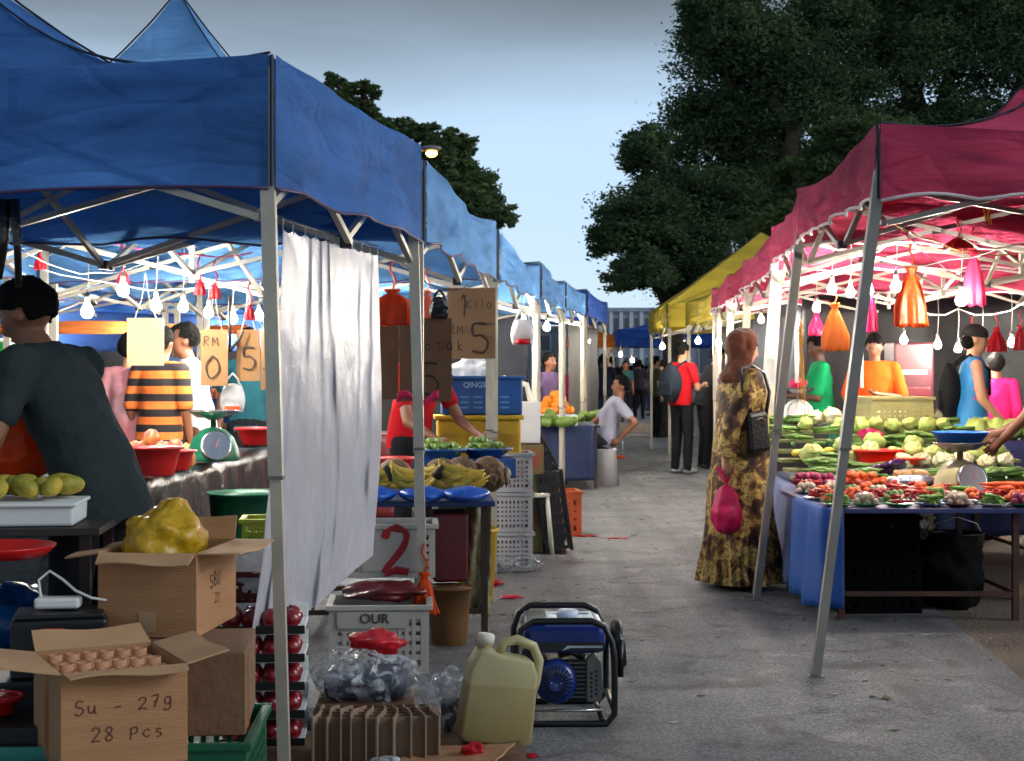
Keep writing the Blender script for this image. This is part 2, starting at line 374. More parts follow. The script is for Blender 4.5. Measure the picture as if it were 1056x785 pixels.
# ================================================================ trees
LEAF = {}
def tree_mat(name, c1, c2):
    m = M(name, c1, rough=.9, spec=.06, var=.1, scale=.55, col2=c2, trans=.25, detail=6); return m
def tree(name, label, base, blobs, n, leaf, mat, trunk_r=.3, group=None, seed=1, fern=False):
    """blobs: list of (x,y,z,rx,ry,rz) relative to base: foliage masses whose twigs carry leaf faces"""
    rng = np.random.default_rng(seed)
    t = thing(name, label, 'tree', base, 0, group)
    bark = M('bark', (.07, .055, .04), rough=.95, var=.4, scale=5, bump=.8, bscale=20)
    mb = MB(); top = Vector((0, 0, max(1.5, min(b[2] for b in blobs))))
    pts = [Vector((0, 0, 0)), Vector((.12, .05, top.z * .5)), top]
    mb.tube(pts, [trunk_r * .9, trunk_r*.75, trunk_r * .6], 12)
    for i, b in enumerate(blobs):
        c = Vector(b[:3]); mid = top.lerp(c, .5) + Vector((rng.normal() * .3, rng.normal() * .3, .2))
        mb.tube([top - Vector((0, 0, .3)), mid, c, c + Vector((rng.normal(), rng.normal(), 1)) * .35 * b[5]], [trunk_r * .55, trunk_r * .35, trunk_r * .18, .02], 7)
    mb.build('trunk', bark, t, True)
    vol = np.array([b[3] * b[4] * b[5] for b in blobs]) ** .5; cnt = (vol / vol.sum() * n).astype(int)
    V = []; 
    for b, k in zip(blobs, cnt):
        # twig clusters lie mostly in the outer shell, uneven outline
        nc = max(8, k // 60)
        d = rng.normal(size=(nc, 3)); d /= np.linalg.norm(d, axis=1)[:, None]; d[:, 2] = np.where(d[:, 2] < -.55, -d[:, 2] * .6, d[:, 2])
        lump = np.array([1 + .38 * noise.noise(Vector(x) * 2.1 + Vector((seed, b[0], b[1]))) for x in d])
        rad = (rng.random(nc) ** .45) * lump
        cc = d * rad[:, None] * np.array(b[3:6]) + np.array(b[:3])
        per = k // nc; cs = rng.uniform(.18, .42, nc) * min(b[3:6]) * .55
        off = rng.normal(size=(nc, per, 3)) * cs[:, None, None] * np.array([1, 1, .45])
        V.append((cc[:, None, :] + off).reshape(-1, 3))
    c = np.concatenate(V); m = len(c)
    u = rng.normal(size=(m, 3)); u[:, 2] *= .5; u /= np.linalg.norm(u, axis=1)[:, None]
    w_ = np.cross(u, rng.normal(size=(m, 3))); w_ /= np.linalg.norm(w_, axis=1)[:, None]
    ln = leaf * rng.uniform(.6, 1.5, m)[:, None]; wd = ln * .42
    q = np.stack([c - u * ln, c + w_ * wd, c + u * ln, c - w_ * wd], 1).reshape(-1, 3)
    me = bpy.data.meshes.new('crown'); me.vertices.add(m * 4); me.vertices.foreach_set('co', q.ravel().astype(np.float32))
    me.loops.add(m * 4); me.loops.foreach_set('vertex_index', np.arange(m * 4, dtype=np.int32))
    me.polygons.add(m); me.polygons.foreach_set('loop_start', np.arange(0, m * 4, 4, dtype=np.int32)); me.polygons.foreach_set('loop_total', np.full(m, 4, dtype=np.int32))
    me.update(); me.validate(); me.materials.append(mat)
    o = bpy.data.objects.new('crown', me); COL.objects.link(o); o.parent = t
    return t
g_dark = tree_mat('leaf_dark', (.038, .068, .036), (.105, .165, .078))
g_mid = tree_mat('leaf_mid', (.045, .075, .034), (.115, .175, .070))
TG = 'big trees beyond the stalls'
def B(px, py, s, rpx, rpy=None, dy=0):
    """foliage mass given where it stands: distance F/s, radius in px at that distance"""
    q = P(px, py, s); return [q.x, q.y + dy, q.z, rpx / s, max(rpx, 70) / s, (rpy or rpx) / s]
def tree_at(name, label, bx, s, bl, *a, **k):
    base = A(bx, s, 0); blobs = []
    for b in bl:
        b = list(b); b[0] -= base.x; b[1] -= base.y; blobs.append(b)
    return tree(name, label, base, blobs, *a, group=TG, **k)
tree_at('broadleaf_tree', 'tallest dark tree at the middle of the wood behind the pink tents', 800, 48,
        [B(765, 60, 48, 68, 60), B(740, 140, 47, 62, 60), B(830, 110, 48, 75, 70), B(800, 210, 47, 85, 70), B(735, 225, 50, 58, 55), B(850, 30, 47, 45, 40), B(735, 25, 48, 36, 30), B(780, -40, 48, 70, 50)],
        190000, .052, g_dark, .45, seed=3)
tree_at('broadleaf_tree', 'rounded tree whose crown leans out over the aisle beyond the yellow tent', 690, 50,
        [B(668, 235, 52, 50, 46), B(705, 265, 51, 52, 48), B(660, 285, 53, 34, 26), B(665, 160, 50, 24, 30), B(640, 250, 52, 30, 26), B(730, 300, 50, 50, 40), B(690, 200, 50, 35, 32)],
        120000, .048, g_dark, .3, seed=5)
tree_at('broadleaf_tree', 'wide dark tree that fills the upper right corner behind the pink canopy', 990, 46,
        [B(930, 70, 46, 75, 65), B(1000, 30, 45, 75, 60), B(960, 150, 46, 85, 60), B(1060, 60, 46, 80, 80), B(900, 180, 47, 70, 60), B(1050, 160, 46, 80, 70), B(910, 0, 45, 55, 45), B(1020, -40, 46, 90, 60), B(880, 240, 46, 70, 50)],
        190000, .052, g_dark, .45, seed=8)
tree_at('broadleaf_tree', 'slightly lighter green tree low behind the first pink canopies', 850, 62,
        [B(850, 190, 62, 55, 36), B(890, 150, 62, 60, 32), B(815, 240, 62, 50, 38), B(870, 230, 62, 60, 40)],
        50000, .055, g_mid, .25, seed=11)
tree_at('feathery_tree', 'spreading feathery tree rising behind the blue canopies', 410, 62,
        [B(345, 112, 62, 30, 13), B(372, 126, 62, 34, 17), B(420, 140, 62, 38, 16), B(455, 165, 62, 34, 20), B(480, 190, 62, 30, 22), B(495, 215, 62, 26, 20), B(440, 200, 62, 60, 40), B(380, 190, 62, 60, 40), B(515, 225, 62, 16, 14), B(468, 150, 62, 22, 12), B(322, 104, 62, 28, 9), B(306, 100, 62, 20, 7), B(340, 104, 62, 30, 11), B(318, 135, 62, 26, 20), B(350, 150, 62, 40, 25), B(350, 90, 62, 18, 6), B(374, 97, 62, 20, 7)],
        75000, .05, g_mid, .28, seed=21)

# street lamp glowing before the left tree
t = thing('street_lamp', 'tall street lamp glowing orange above the blue canopies', 'street lamp', A(425, 70, 0))
galv = C('galvanised', 120, 122, 122, rough=.5, metal=.6)
hz = 1.3 + (386 - 158) / 70
MB().tube([(0, 0, 0), (0, 0, hz - .3)], [.07, .05], 10).tube([(0, 0, hz - .35), (.08, -.02, hz + .02), (.25, -.05, hz + .08)], .03, 8).build('pole', galv, t, True)
MB().ell((.29, -.06, hz + .06), (.16, .09, .05)).build('lamp_head', galv, t, True)
MB().ell((.29, -.07, hz - .015), (.085, .07, .055)).build('lamp_glass', EM('sodium', (1, .42, .07), 7), t, True)

# ================================================================ far buildings
def shophouse(label, x0, x1, y, h, wallc, seed, nw, floors, arch=True):
    rnd = random.Random(seed); b = thing('shop_building', label, 'building', ((x0 + x1) / 2, y, 0)); W = x1 - x0
    wall = M('plaster' + str(seed), wallc, rough=.85, var=.08, scale=1); glass = M('window_glass', (.06, .08, .12), rough=.2)
    frm = M('window_frame', (.6, .65, .7), rough=.6)
    MB().box(0, 5, h / 2, W, 10, h).box(0, 5, h + .12, W + .5, 10.5, .3).build('wall', wall, b)
    pp = MB()
    for i in range(nw + 1): pp.box(-W / 2 + W * i / nw, -.09, h / 2, .3, .2, h)
    pp.build('pilaster', frm, b)
    for f in range(floors):
        z = (f + .55) * h / floors
        for i in range(nw):
            x = -W / 2 + W * (i + .5) / nw; ww, wh = W / nw * .36, h / floors * .5
            poly = [(-ww / 2, -wh / 2), (ww / 2, -wh / 2)] + ([(ww / 2 * math.cos(a), wh / 2 + ww / 2 * math.sin(a)) for a in [k * PI / 8 for k in range(9)]] if arch else [(ww / 2, wh / 2), (-ww / 2, wh / 2)])
            X = Matrix.Translation((x, -.01, z)) @ Matrix.Rotation(PI / 2, 4, 'X')
            w_ = MB().prism([(a * 1.18, c * 1.1) for a, c in poly], 0, .08, X).build('window', frm, b)
            MB().prism(poly, .085, .11, X).build('pane', glass, w_)
shophouse('pale blue white building with arched windows at the end of the aisle', (588 - 528) / 13, (672 - 528) / 13, F / 13, 6.3, (.33, .40, .50), 1, 8, 2)
shophouse('long low grey building behind the far tents and the trees', (672.5 - 528) / 12.9, 60, F / 12.7, 4.6, (.3, .34, .4), 2, 16, 1, False)
shophouse('long grey building far behind the blue tents', -75, (585 - 528) / 13, F / 12.5, 5.0, (.28, .31, .36), 3, 20, 2, False)

# small debris strewn over the asphalt: nobody could count it
rd = random.Random(77)
for nm, mt_, n_, z_ in (('paper_litter', C('paper_bits', 150, 146, 138, rough=.9, var=.3), 120, .006), ('leaf_litter', C('dry_leaves', 88, 66, 36, rough=.9, var=.4, col2=srgb(60, 84, 36)), 260, .006)):
    mb = MB()
    for k in range(n_):
        y = rd.uniform(4.2, 24); x = rd.uniform(-.9 + .13 * (y - 5), 2.3 + .07 * (y - 6)); e = rd.choice((0, 0, 1)); x = x if e else (x if rd.random() < .3 else (-.5 + .13 * (y - 5) + abs(rd.gauss(0, .25)) if rd.random() < .6 else 1.7 + .07 * (y - 6) - abs(rd.gauss(0, .3))))
        r = rd.uniform(.006, .022); a = rd.uniform(0, 6.3); l = rd.uniform(.8, 2.2)
        mb.add([(x + r * l * math.cos(a), y + r * l * math.sin(a), z_ + rd.uniform(0, .006)), (x - r * math.sin(a), y + r * math.cos(a), z_), (x - r * l * math.cos(a), y - r * l * math.sin(a), z_ + rd.uniform(0, .008)), (x + r * math.sin(a), y - r * math.cos(a), z_ + .002)], [(0, 1, 2, 3)])
    o = mb.build(nm, mt_, None, solid=.001); o['kind'] = 'stuff'; o['label'] = 'scattered scraps of %s strewn over the asphalt aisle' % ('paper' if nm[0] == 'p' else 'dry leaf and peel'); o['category'] = 'litter'
# ================================================================ tents, lamps
alum = C('tent_steel', 178, 172, 158, rough=.45, var=.12, scale=9, metal=.25, spec=.5)
alum_d = C('tent_steel_dark', 112, 108, 102, rough=.5, var=.15, scale=9, metal=.2)
blackp = C('black_plastic', 22, 22, 24, rough=.45)
def fabric(name, col, tr=.3, var=.24):
    if name in MATS: return MATS[name]
    m = M(name, col, rough=.85, spec=.2, var=var, scale=2.2, bump=.8, bscale=6, trans=tr, stretch=(1, 1, 2.6), detail=7)
    N = m.node_tree.nodes; L = m.node_tree.links; bp = [n for n in N if n.type == 'BUMP'][0]; vo = N.new('ShaderNodeTexVoronoi'); vo.feature = 'DISTANCE_TO_EDGE'; vo.inputs['Scale'].default_value = 1.7
    mp = [n for n in N if n.type == 'MAPPING'][0]; L.new(mp.outputs[0], vo.inputs['Vector']); mr = N.new('ShaderNodeMapRange'); mr.inputs['From Max'].default_value = .06; L.new(vo.outputs['Distance'], mr.inputs['Value'])
    b2 = N.new('ShaderNodeBump'); b2.inputs['Strength'].default_value = .35; b2.inputs['Distance'].default_value = .012; L.new(mr.outputs[0], b2.inputs['Height']); L.new(bp.outputs[0], b2.inputs['Normal']); bs = [n for n in N if n.type == 'BSDF_PRINCIPLED'][0]; L.new(b2.outputs[0], bs.inputs['Normal']); return m
F_BLUE = fabric('canopy_blue', (.052, .165, .46)); F_BLUE2 = fabric('canopy_faded_blue', (.10, .25, .50)); F_NAVY = fabric('canopy_deep_blue', (.028, .09, .38))
F_PINK = fabric('canopy_pink', (.43, .045, .105), .16); F_PINK2 = fabric('canopy_crimson', (.38, .030, .075), .16); F_YEL = fabric('canopy_yellow', (.62, .47, .06), .4); F_OR = fabric('canopy_orange', (.6, .2, .03))
T_PURPLE = C('piping_purple', 70, 50, 90, rough=.6); T_WHITE = C('piping_white', 215, 205, 205, rough=.6); T_DARK = C('piping_navy', 22, 26, 50, rough=.6)
def tent(label, cor, zb, zt, zp, fab, trim, lean=None, peak=None, pw=2.4, scal=.02, nsc=5, group=None, sag=.03, trimr=.006, seed=0, legm=None, rail=True, hide=()):
    """cor: FL, FR, BR, BL ground points under the valance corners; lean: base offset per leg"""
    c0 = sum((Vector((x, y, 0)) for x, y in cor), Vector()) / 4
    t = thing('canopy_tent', label, 'tent', c0, 0, group)
    K = [Vector((x, y, 0)) - c0 for x, y in cor]; pk = Vector((0, 0, zp)) if peak is None else Vector((peak[0] - c0.x, peak[1] - c0.y, zp))
    lean = lean or [(0, 0)] * 4; legm = legm or alum
    def nzz(p, k, o=0): return noise.noise(Vector(p) * k + Vector((seed * 7.3 + o, seed, o)))
    mb = MB(); nu, nv = 28, 14
    for i in range(4):
        a, b = K[i], K[(i + 1) % 4]
        def pan(u, v):
            e = a.lerp(b, u); q = e.lerp(pk, v); mid = 1 - abs(2 * u - 1)
            z = zt + (zp - zt) * (v ** pw) - sag * math.sin(PI * u) * (1 - v) ** 2 - .05 * mid * math.sin(PI * v) + .018 * nzz((q.x, q.y, 0), 3.2) * min(1, v * 6)
            return (q.x, q.y, z)
        mb.sheet(nu, nv, pan)
        n_ = (b - a).cross(Vector((0, 0, 1))).normalized() ; n_ = n_ if n_.dot(a + b) > 0 else -n_
        def val(u, v):
            e = a.lerp(b, u); zt_ = zt - sag * math.sin(PI * u); zb_ = zb + scal * abs(math.sin(PI * u * nsc)) + .025 * nzz((u * 3, i * 5, 1), 1.6) * math.sin(PI * u)
            z = zt_ + (zb_ - zt_) * v
            out = .02 + .028 * math.sin(PI * u) * v + (.046 * nzz((u * 1.6, v * 6.5, i * 3), 1.5) + .018 * nzz((u * 5, v * 12, i), 1.3) + .018 * math.sin(PI * u * nsc * 2) * v) * min(1, 6 * u, 6 * (1 - u))
            q = e + n_ * out; return (q.x, q.y, z)
        mb.sheet(44, 10, val)
        pts = [val(k / 44, 1) for k in range(45)]
        if i not in hide: MB().tube([Vector(p) + n_ * .003 for p in pts], trimr, 5).build('trim', trim, t, True)
    mb.build('canopy', fab, t, True)
    hips = MB()
    for a in K:
        pts = [Vector((a.lerp(pk, v).x, a.lerp(pk, v).y, zt + (zp - zt) * v ** pw + .008)) for v in [k / 12 for k in range(13)]]
        hips.tube(pts, .005, 4)
        hips.tube([a * 1.006 + Vector((0, 0, zt)), a * 1.006 + Vector((0, 0, zb + .01))], .006, 4)
    hips.build('seam', T_DARK, t)
    lo, hi = zb - .09, zt - .07
    for i, a in enumerate(K):
        b = a + Vector((lean[i][0], lean[i][1], 0)); m = b.lerp(a, .52)
        top = a * .985 + Vector((0, 0, zt - .04)); foot = Vector((b.x * .985, b.y * .985, 0)); mid = foot.lerp(top, .5)
        lg = MB().bar(foot.lerp(top, .42), top, .046).bar(foot + Vector((0, 0, .01)), foot.lerp(top, .6), .038).build('leg', legm, t)
        MB().box(foot.x, foot.y, .004, .07, .07, .008).build('foot_plate', alum_d, lg)
        q = foot.lerp(top, .42); MB().box(q.x, q.y, q.z, .052, .052, .012).build('collar', alum_d, lg)
    for i in range(4):
        a, b = K[i] * .975, K[(i + 1) % 4] * .975; z = Vector((0, 0, 1)); tr = MB(); off = (b - a).normalized().cross(z) * .014
        for k in range(2):
            p, q = a.lerp(b, k / 2), a.lerp(b, (k + 1) / 2)
            tr.bar(p + z * hi + off, q + z * lo + off, .024).bar(p + z * lo - off, q + z * hi - off, .024)
        tr.build('truss', legm, t)
        for k in (.25, .5, .75):
            q = a.lerp(b, k); MB().box(q.x, q.y, (lo + hi) / 2 if k != .5 else lo, .045, .045, .04).build('bracket', blackp, t)
    c_ = Vector((pk.x * .3, pk.y * .3, 0)); z = Vector((0, 0, 1)); rt = MB()
    for i in range(4):
        a = (K[i] + K[(i + 1) % 4]) / 2 * .97
        rt.bar(a + z * (hi - .02), c_ + z * (lo + .05), .022).bar(a + z * lo, c_ + z * (hi + .12), .022)
    for i in range(4): rt.bar(K[i] * .97 + z * (hi - .04), K[i] * .4 + z * (zt + .02), .02)
    rt.bar(c_ + z * (lo), c_ + z * (zt + (zp - zt) * .9), .03)
    rt.build('roof_frame', legm, t)
    return t
BG = 'blue canopy tents in the row beside the aisle'; PG = 'pink canopy tents in the row beside the aisle'
# left row: corner (px, s) of each tent's aisle side
LP = [(-.785, 5.03), (-.420, 7.08), (-.105, 10.0), (.24, 13.5), (.57, 16.8), (.93, 19.5)]
def quad_left(p, q, w):
    d = Vector((q[0] - p[0], q[1] - p[1])).normalized(); n = Vector((-d.y, d.x)); n = n if n.x < 0 else -n
    return [(p[0] + n.x * w, p[1] + n.y * w), p, q, (q[0] + n.x * w, q[1] + n.y * w)]
def quad_right(p, q, w):
    d = Vector((q[0] - p[0], q[1] - p[1])).normalized(); n = Vector((-d.y, d.x)); n = n if n.x > 0 else -n
    return [p, (p[0] + n.x * w, p[1] + n.y * w), (q[0] + n.x * w, q[1] + n.y * w), q]
LPI = [(-.785, 5.03), (-.42, 7.02)]
tent('nearest deep blue canopy tent over the seller in the dark shirt', quad_left(LP[0], (-.43, 7.02), 3.0), 1.9, 2.335, 3.1, F_BLUE, T_PURPLE,
     lean=[(0, 0), (.065, .0), (.062, 0), (0, 0)], pw=2.5, group=BG, seed=1, nsc=3, scal=.015, sag=.02, peak=(-2.35, 6.3), hide=(2,))
tent('second blue canopy tent over the banana stall, with a steep peak', quad_left((-.41, 7.12), (-.12, 9.95), 3.0), 1.9, 2.28, 3.42, F_BLUE2, T_PURPLE, pw=2.2, group=BG, seed=2, nsc=4, sag=.07, peak=(-1.85, 8.6))
tent('third blue canopy tent, over the blue crate and the white crates', quad_left((-.095, 10.05), (.22, 13.4), 3.0), 1.9, 2.24, 3.0, F_BLUE2, T_PURPLE, group=BG, seed=3, sag=.1)
tent('fourth blue canopy tent, beyond the hanging white bag', quad_left((.245, 13.5), (.55, 16.7), 3.0), 1.95, 2.27, 3.0, F_BLUE2, T_DARK, group=BG, seed=4, sag=.06)
tent('fifth blue canopy tent, over the oranges', quad_left((.575, 16.8), (.90, 19.4), 3.0), 2.0, 2.3, 2.9, F_BLUE2, T_DARK, group=BG, seed=5)
tent('sixth and deepest blue canopy tent at the far end of the row', quad_left((.94, 19.5), (1.4, 23), 3.0), 2.02, 2.36, 2.75, F_NAVY, T_DARK, group=BG, seed=6)
IG = 'blue canopy tents deeper inside the block'
tent('inner blue tent behind the striped shopper', [(-7.0, 10.9), (-3.4, 10.5), (-3.05, 13.8), (-6.7, 14.2)], 1.95, 2.3, 3.0, F_BLUE2, T_PURPLE, group=IG, seed=7)
tent('inner blue tent beyond the one behind the striped shopper', [(-6.7, 14.4), (-3.0, 14.0), (-2.7, 17.2), (-6.4, 17.6)], 1.95, 2.3, 3.0, F_BLUE, T_PURPLE, group=IG, seed=8)
tent('farthest inner blue tent, in front of the dark backdrop', [(-6.3, 17.8), (-2.65, 17.4), (-2.3, 20.6), (-6, 21)], 1.95, 2.3, 3.0, F_BLUE2, T_PURPLE, group=IG, seed=9)
# right row
RP = [(1.575, 6.64), (1.68, 9.0), (1.93, 11.3), (2.2, 14.5), (2.33, 16.7), (2.5, 19.3)]
def rt(label, p, q, seed, fab=F_PINK, lean=0, **k):
    return tent(label, quad_right(p, q, 3.0), k.pop('zb', 2.04), k.pop('zt', 2.37), k.pop('zp', 3.15), fab, T_WHITE, lean=[(lean, 0), (0, 0), (0, 0), (k.pop('lean2', lean), 0)], group=PG, seed=seed, nsc=7, scal=.028, trimr=.008, sag=k.pop('sag', .06), pw=k.pop('pw', 2.3), **k)
rt('nearest pink canopy tent over the plates of vegetables, its front leg leaning', RP[0], (1.66, 8.93), 11, lean=-.30, lean2=-.28, legm=C('tent_steel_backlit', 138, 132, 126, rough=.45, metal=.2))  # steel coloured darker here: the shade of the backlit leg is painted in
rt('second pink canopy tent, next to the woman in the headscarf', (1.70, 9.07), (1.90, 11.25), 12, lean=-.30, lean2=-.18, pw=2.2)
rt('third pink canopy tent in the row', (1.95, 11.35), (2.17, 14.45), 13, lean=-.15, lean2=-.1, zt=2.35)
rt('fourth and crimson canopy tent of the pink row', (2.21, 14.55), (2.32, 16.6), 14, F_PINK2, lean=-.1, zt=2.36)
rt('last pink canopy tent, just before the yellow one', (2.35, 16.8), (2.5, 19.3), 15, F_PINK, zt=2.36)
IP = 'pink canopy tents deeper behind the stalls'
tent('inner pink tent behind the man in the blue jersey', [(4.75, 9.0), (7.8, 8.9), (8.0, 11.9), (4.95, 12.0)], 2.0, 2.35, 3.1, F_PINK, T_WHITE, group=IP, seed=16, nsc=7, scal=.028)
tent('inner pink tent above the maroon cabinet', [(5.0, 12.1), (8.1, 12.0), (8.3, 15.2), (5.2, 15.3)], 2.0, 2.35, 3.1, F_PINK2, T_WHITE, group=IP, seed=17, nsc=7, scal=.028)
YG = 'yellow canopy tents'
tent('nearer yellow canopy tent standing past the pink row', [(2.33, 23.2), (5.9, 23.0), (6.0, 26.5), (2.37, 26.7)], 2.0, 2.36, 3.55, F_YEL, F_YEL, group=YG, seed=18, pw=1.05, scal=.01, sag=.01, peak=(3.95, 24.6))
tent('farther yellow canopy tent whose peak shows behind the nearer one', [(2.6, 19.6), (5.6, 19.4), (5.7, 22.4), (2.55, 22.6)], 2.0, 2.34, 3.1, F_YEL, F_YEL, group=YG, seed=19, pw=1.2, scal=.01)
tent('low bright blue tent at the end of the aisle beside the building', [(4.3, 62), (9, 62), (9, 66), (4.3, 66)], 2.4, 3.1, 3.8, F_NAVY, T_DARK, seed=20, pw=1.6)
tent('small orange canopy tent among the crowd at the end of the aisle', [(1.45, 38), (2.5, 38), (2.5, 40), (1.45, 40)], 1.95, 2.25, 2.55, F_OR, T_DARK, seed=22, pw=1.3)

# ---- bulbs
GL = EM('bulb_glow', (1, .93, .80), BULB)
_n = GL.node_tree.nodes; _oi = _n.new('ShaderNodeObjectInfo'); _mr = _n.new('ShaderNodeMapRange'); _mr.inputs['To Min'].default_value = BULB * .55; _mr.inputs['To Max'].default_value = BULB * 1.45
GL.node_tree.links.new(_oi.outputs['Random'], _mr.inputs['Value']); GL.node_tree.links.new(_mr.outputs[0], _n['Emission'].inputs[1]); GW = EM('warm_bulb_glow', (1, .62, .28), BULB * .5)
sockm = C('lamp_socket', 110, 105, 98, rough=.4); cordm = C('lamp_cord', 200, 190, 180, rough=.6)
def make_bulb(label, group, r=.031, em=GL, cord=.35):
    t = thing('light_bulb', label, 'light bulb', (0, 0, 0), 0, group)
    MB().lathe([(0, -r), (r * .5, -r * .87), (r * .87, -r * .5), (r, 0), (r * .87, r * .5), (r * .55, r * 1.05), (r * .38, r * 1.5)], 12).build('bulb_glass', em, t, True)
    MB().lathe([(r * .45, r * 1.5), (r * .48, r * 2.9), (r * .3, r * 3.2), (.004, r * 3.3)], 12).build('socket', sockm, t, True)
    MB().tube([(0, 0, r * 3.2), (.01, .005, r * 3.2 + cord * .5), (0, 0, r * 3.2 + cord)], .003, 5).build('cord', cordm, t, True)
    return t
LB, RB, OB = 'white bulbs hanging under the blue tents', 'white bulbs hanging under the pink tents', 'small warm bulbs far inside the market'
bulb0 = make_bulb('lit white bulb hanging nearest the seller in the dark shirt', LB)
bulbs = [(90, 322, 205, "largest lit bulb, hanging above the shoulder of the seller"), (127, 300, 190, 'lit bulb on a pink cord, highest of the row behind the seller'), (161, 316, 180, 'lit bulb above the blank cream card'),
         (189, 317, 165, 'lit bulb just beyond the blank cream card'), (215, 323, 155, 'lit bulb before the first brown price card'), (240, 329, 148, 'lit bulb hanging by the branch hook'), (267, 326, 140, 'lit bulb closest to the white tent pole'),
         (20, 318, 120, "lit bulb behind the head of the seller"), (540, 333, 125, 'lit bulb beside the hanging red and white bag'), (564, 338, 104, 'brightest bulb over the fruit beyond the white crates'),
         (580, 335, 85, 'small lit bulb over the oranges'), (606, 352, 74, 'lit bulb on the last blue tent leg'), (430, 322, 150, 'lit bulb over the limes behind the price boards')]
for i, (px, py, s, lab) in enumerate(bulbs):
    o = bulb0 if i == 0 else dup(bulb0)
    o.location = P(px, py, s); o['label'] = lab.replace("'", "'")
bulbr = [(858, 298, 150, 'lit bulb left of the glowing orange bag bundle, over the vegetables'), (877, 302, 145, 'lit bulb touching the glowing orange bag bundle'), (924, 296, 170, 'lit bulb beside the nearest orange bag bundle'), (991, 310, 185, 'lit bulb nearest the pink bag bundle under the first pink tent'),
         (842, 318, 128, 'lit bulb above the man in green'), (896, 300, 150, 'lit bulb behind the leaning tent leg'), (932, 351, 118, 'lit bulb above the man in orange'), (967, 356, 118, 'lit bulb above the stacked crates'), (988, 360, 112, 'lit bulb before the cap of the man in the jersey'), (1013, 354, 112, 'lit bulb behind the cap of the man in the jersey'), (1043, 354, 118, 'lit bulb nearest the man in the blue shirt'),
         (785, 330, 98, 'lit bulb just behind the headscarf'), (800, 329, 95, 'lit bulb between two tent legs by the headscarf'), (812, 326, 90, 'lit bulb farther along past the headscarf'), (683, 358, 76, 'lit bulb under the yellow tent beside its leg'), (720, 352, 82, 'lit bulb above the man with the backpack'), (741, 354, 95, 'small lit bulb by the headscarf'), (706, 356, 66, 'faint lit bulb at the back of the yellow tent')]
for px, py, s, lab in bulbr:
    o = dup(bulb0, P(px, py, s), label=lab, group=RB)
w0 = make_bulb('small warm bulb at the back of the inner stalls', OB, .045, GW, .2)
for i, (px, py) in enumerate([(173, 345), (186, 342), (197, 349), (206, 352), (48, 340), (300, 345), (610, 372), (640, 366), (652, 372)]):
    o = w0 if i == 0 else dup(w0)
    o.location = P(px, py, 92 if i < 6 else 40)
    o['label'] = ['small warm bulb leftmost of the cluster above the man in the orange apron', 'small warm bulb topmost of the cluster above the man in the orange apron', 'small warm bulb lower in the cluster above the orange apron', 'small warm bulb nearest the brown price card', 'small warm bulb behind the seller in the dark shirt', 'small warm bulb behind the white curtain', 'small warm bulb under the orange tent far away', 'small warm bulb in the far crowd', 'small warm bulb in front of the far blue tent'][i]

xb = [(30, 338, 96), (58, 345, 88), (84, 348, 92), (112, 344, 86), (140, 338, 100), (228, 345, 95), (248, 350, 90), (280, 344, 96), (404, 340, 120)]
for i, (px, py, s) in enumerate(xb):
    o = dup(bulb0, P(px, py, s), label='faint lit bulb far inside the blue block, ' + ['behind the seller', 'left of the neck of the seller', 'above the back of the seller', 'behind the pink shopper', 'behind the blank cream card', 'behind the round zero card', 'behind the five card', 'behind the front pole', 'behind the dark price board'][i].replace('’', ' '), group='bulbs of the inner stalls')
# ================================================================ shared stall things
card = C('cardboard', 168, 122, 84, rough=.9, var=.1, scale=3, bump=.25, bscale=30, stretch=(1, 1, 9)); card_d = C('cardboard_dark', 118, 88, 64, rough=.9, var=.14, scale=4, bump=.25, bscale=30)
card_in = C('cardboard_inside', 182, 142, 104, rough=.9, var=.08, scale=5); ink = C('marker_ink', 88, 40, 30, rough=.7); inkb = C('black_ink', 45, 32, 26, rough=.7)
tape = C('packing_tape', 168, 112, 72, rough=.25, var=.08)
pl_clear = C('clear_plastic', 200, 205, 212, rough=.18, bump=.9, bscale=22, clear=.42, spec=.8, var=.1)
pl_milk = C('milky_plastic', 215, 218, 222, rough=.3, bump=.8, bscale=18, trans=.35, clear=.12)
pl_red = C('red_plastic_bag', 205, 22, 42, rough=.35, bump=.7, bscale=20, trans=.35); pl_pink = C('pink_plastic_bag', 232, 40, 110, rough=.32, bump=.7, bscale=18, trans=.35)
pl_or = C('orange_plastic_bag', 242, 88, 22, rough=.35, bump=.6, bscale=18, trans=.45); pl_yel = C('yellow_plastic_bag', 205, 165, 38, rough=.3, bump=.8, bscale=14, trans=.3)
pl_blk = C('black_plastic_bag', 18, 18, 22, rough=.22, bump=.9, bscale=12); pl_lblue = C('light_blue_plastic', 130, 185, 205, rough=.35, bump=.6, bscale=15, trans=.3)
c_green = C('green_plastic', 18, 92, 62, rough=.4); c_teal = C('teal_plastic', 70, 150, 140, rough=.4); c_red = C('red_plastic', 190, 22, 26, rough=.35); c_white = C('white_plastic', 196, 196, 200, rough=.45, var=.06)
c_grey = C('grey_crate_plastic', 176, 172, 166, rough=.5, var=.08); c_blue = C('blue_plastic', 18, 70, 135, rough=.4); c_yel = C('yellow_plastic', 185, 150, 30, rough=.45); c_maroon = C('maroon_plastic', 92, 16, 24, rough=.4)
c_black = C('crate_black', 20, 20, 22, rough=.4); c_brown = C('brown_basket', 105, 70, 30, rough=.7); foam = C('styrofoam', 215, 218, 216, rough=.8, var=.04); chrome = C('steel_pan', 190, 190, 190, rough=.22, metal=.95)
white_m = C('white_enamel', 225, 225, 222, rough=.35, var=.03)

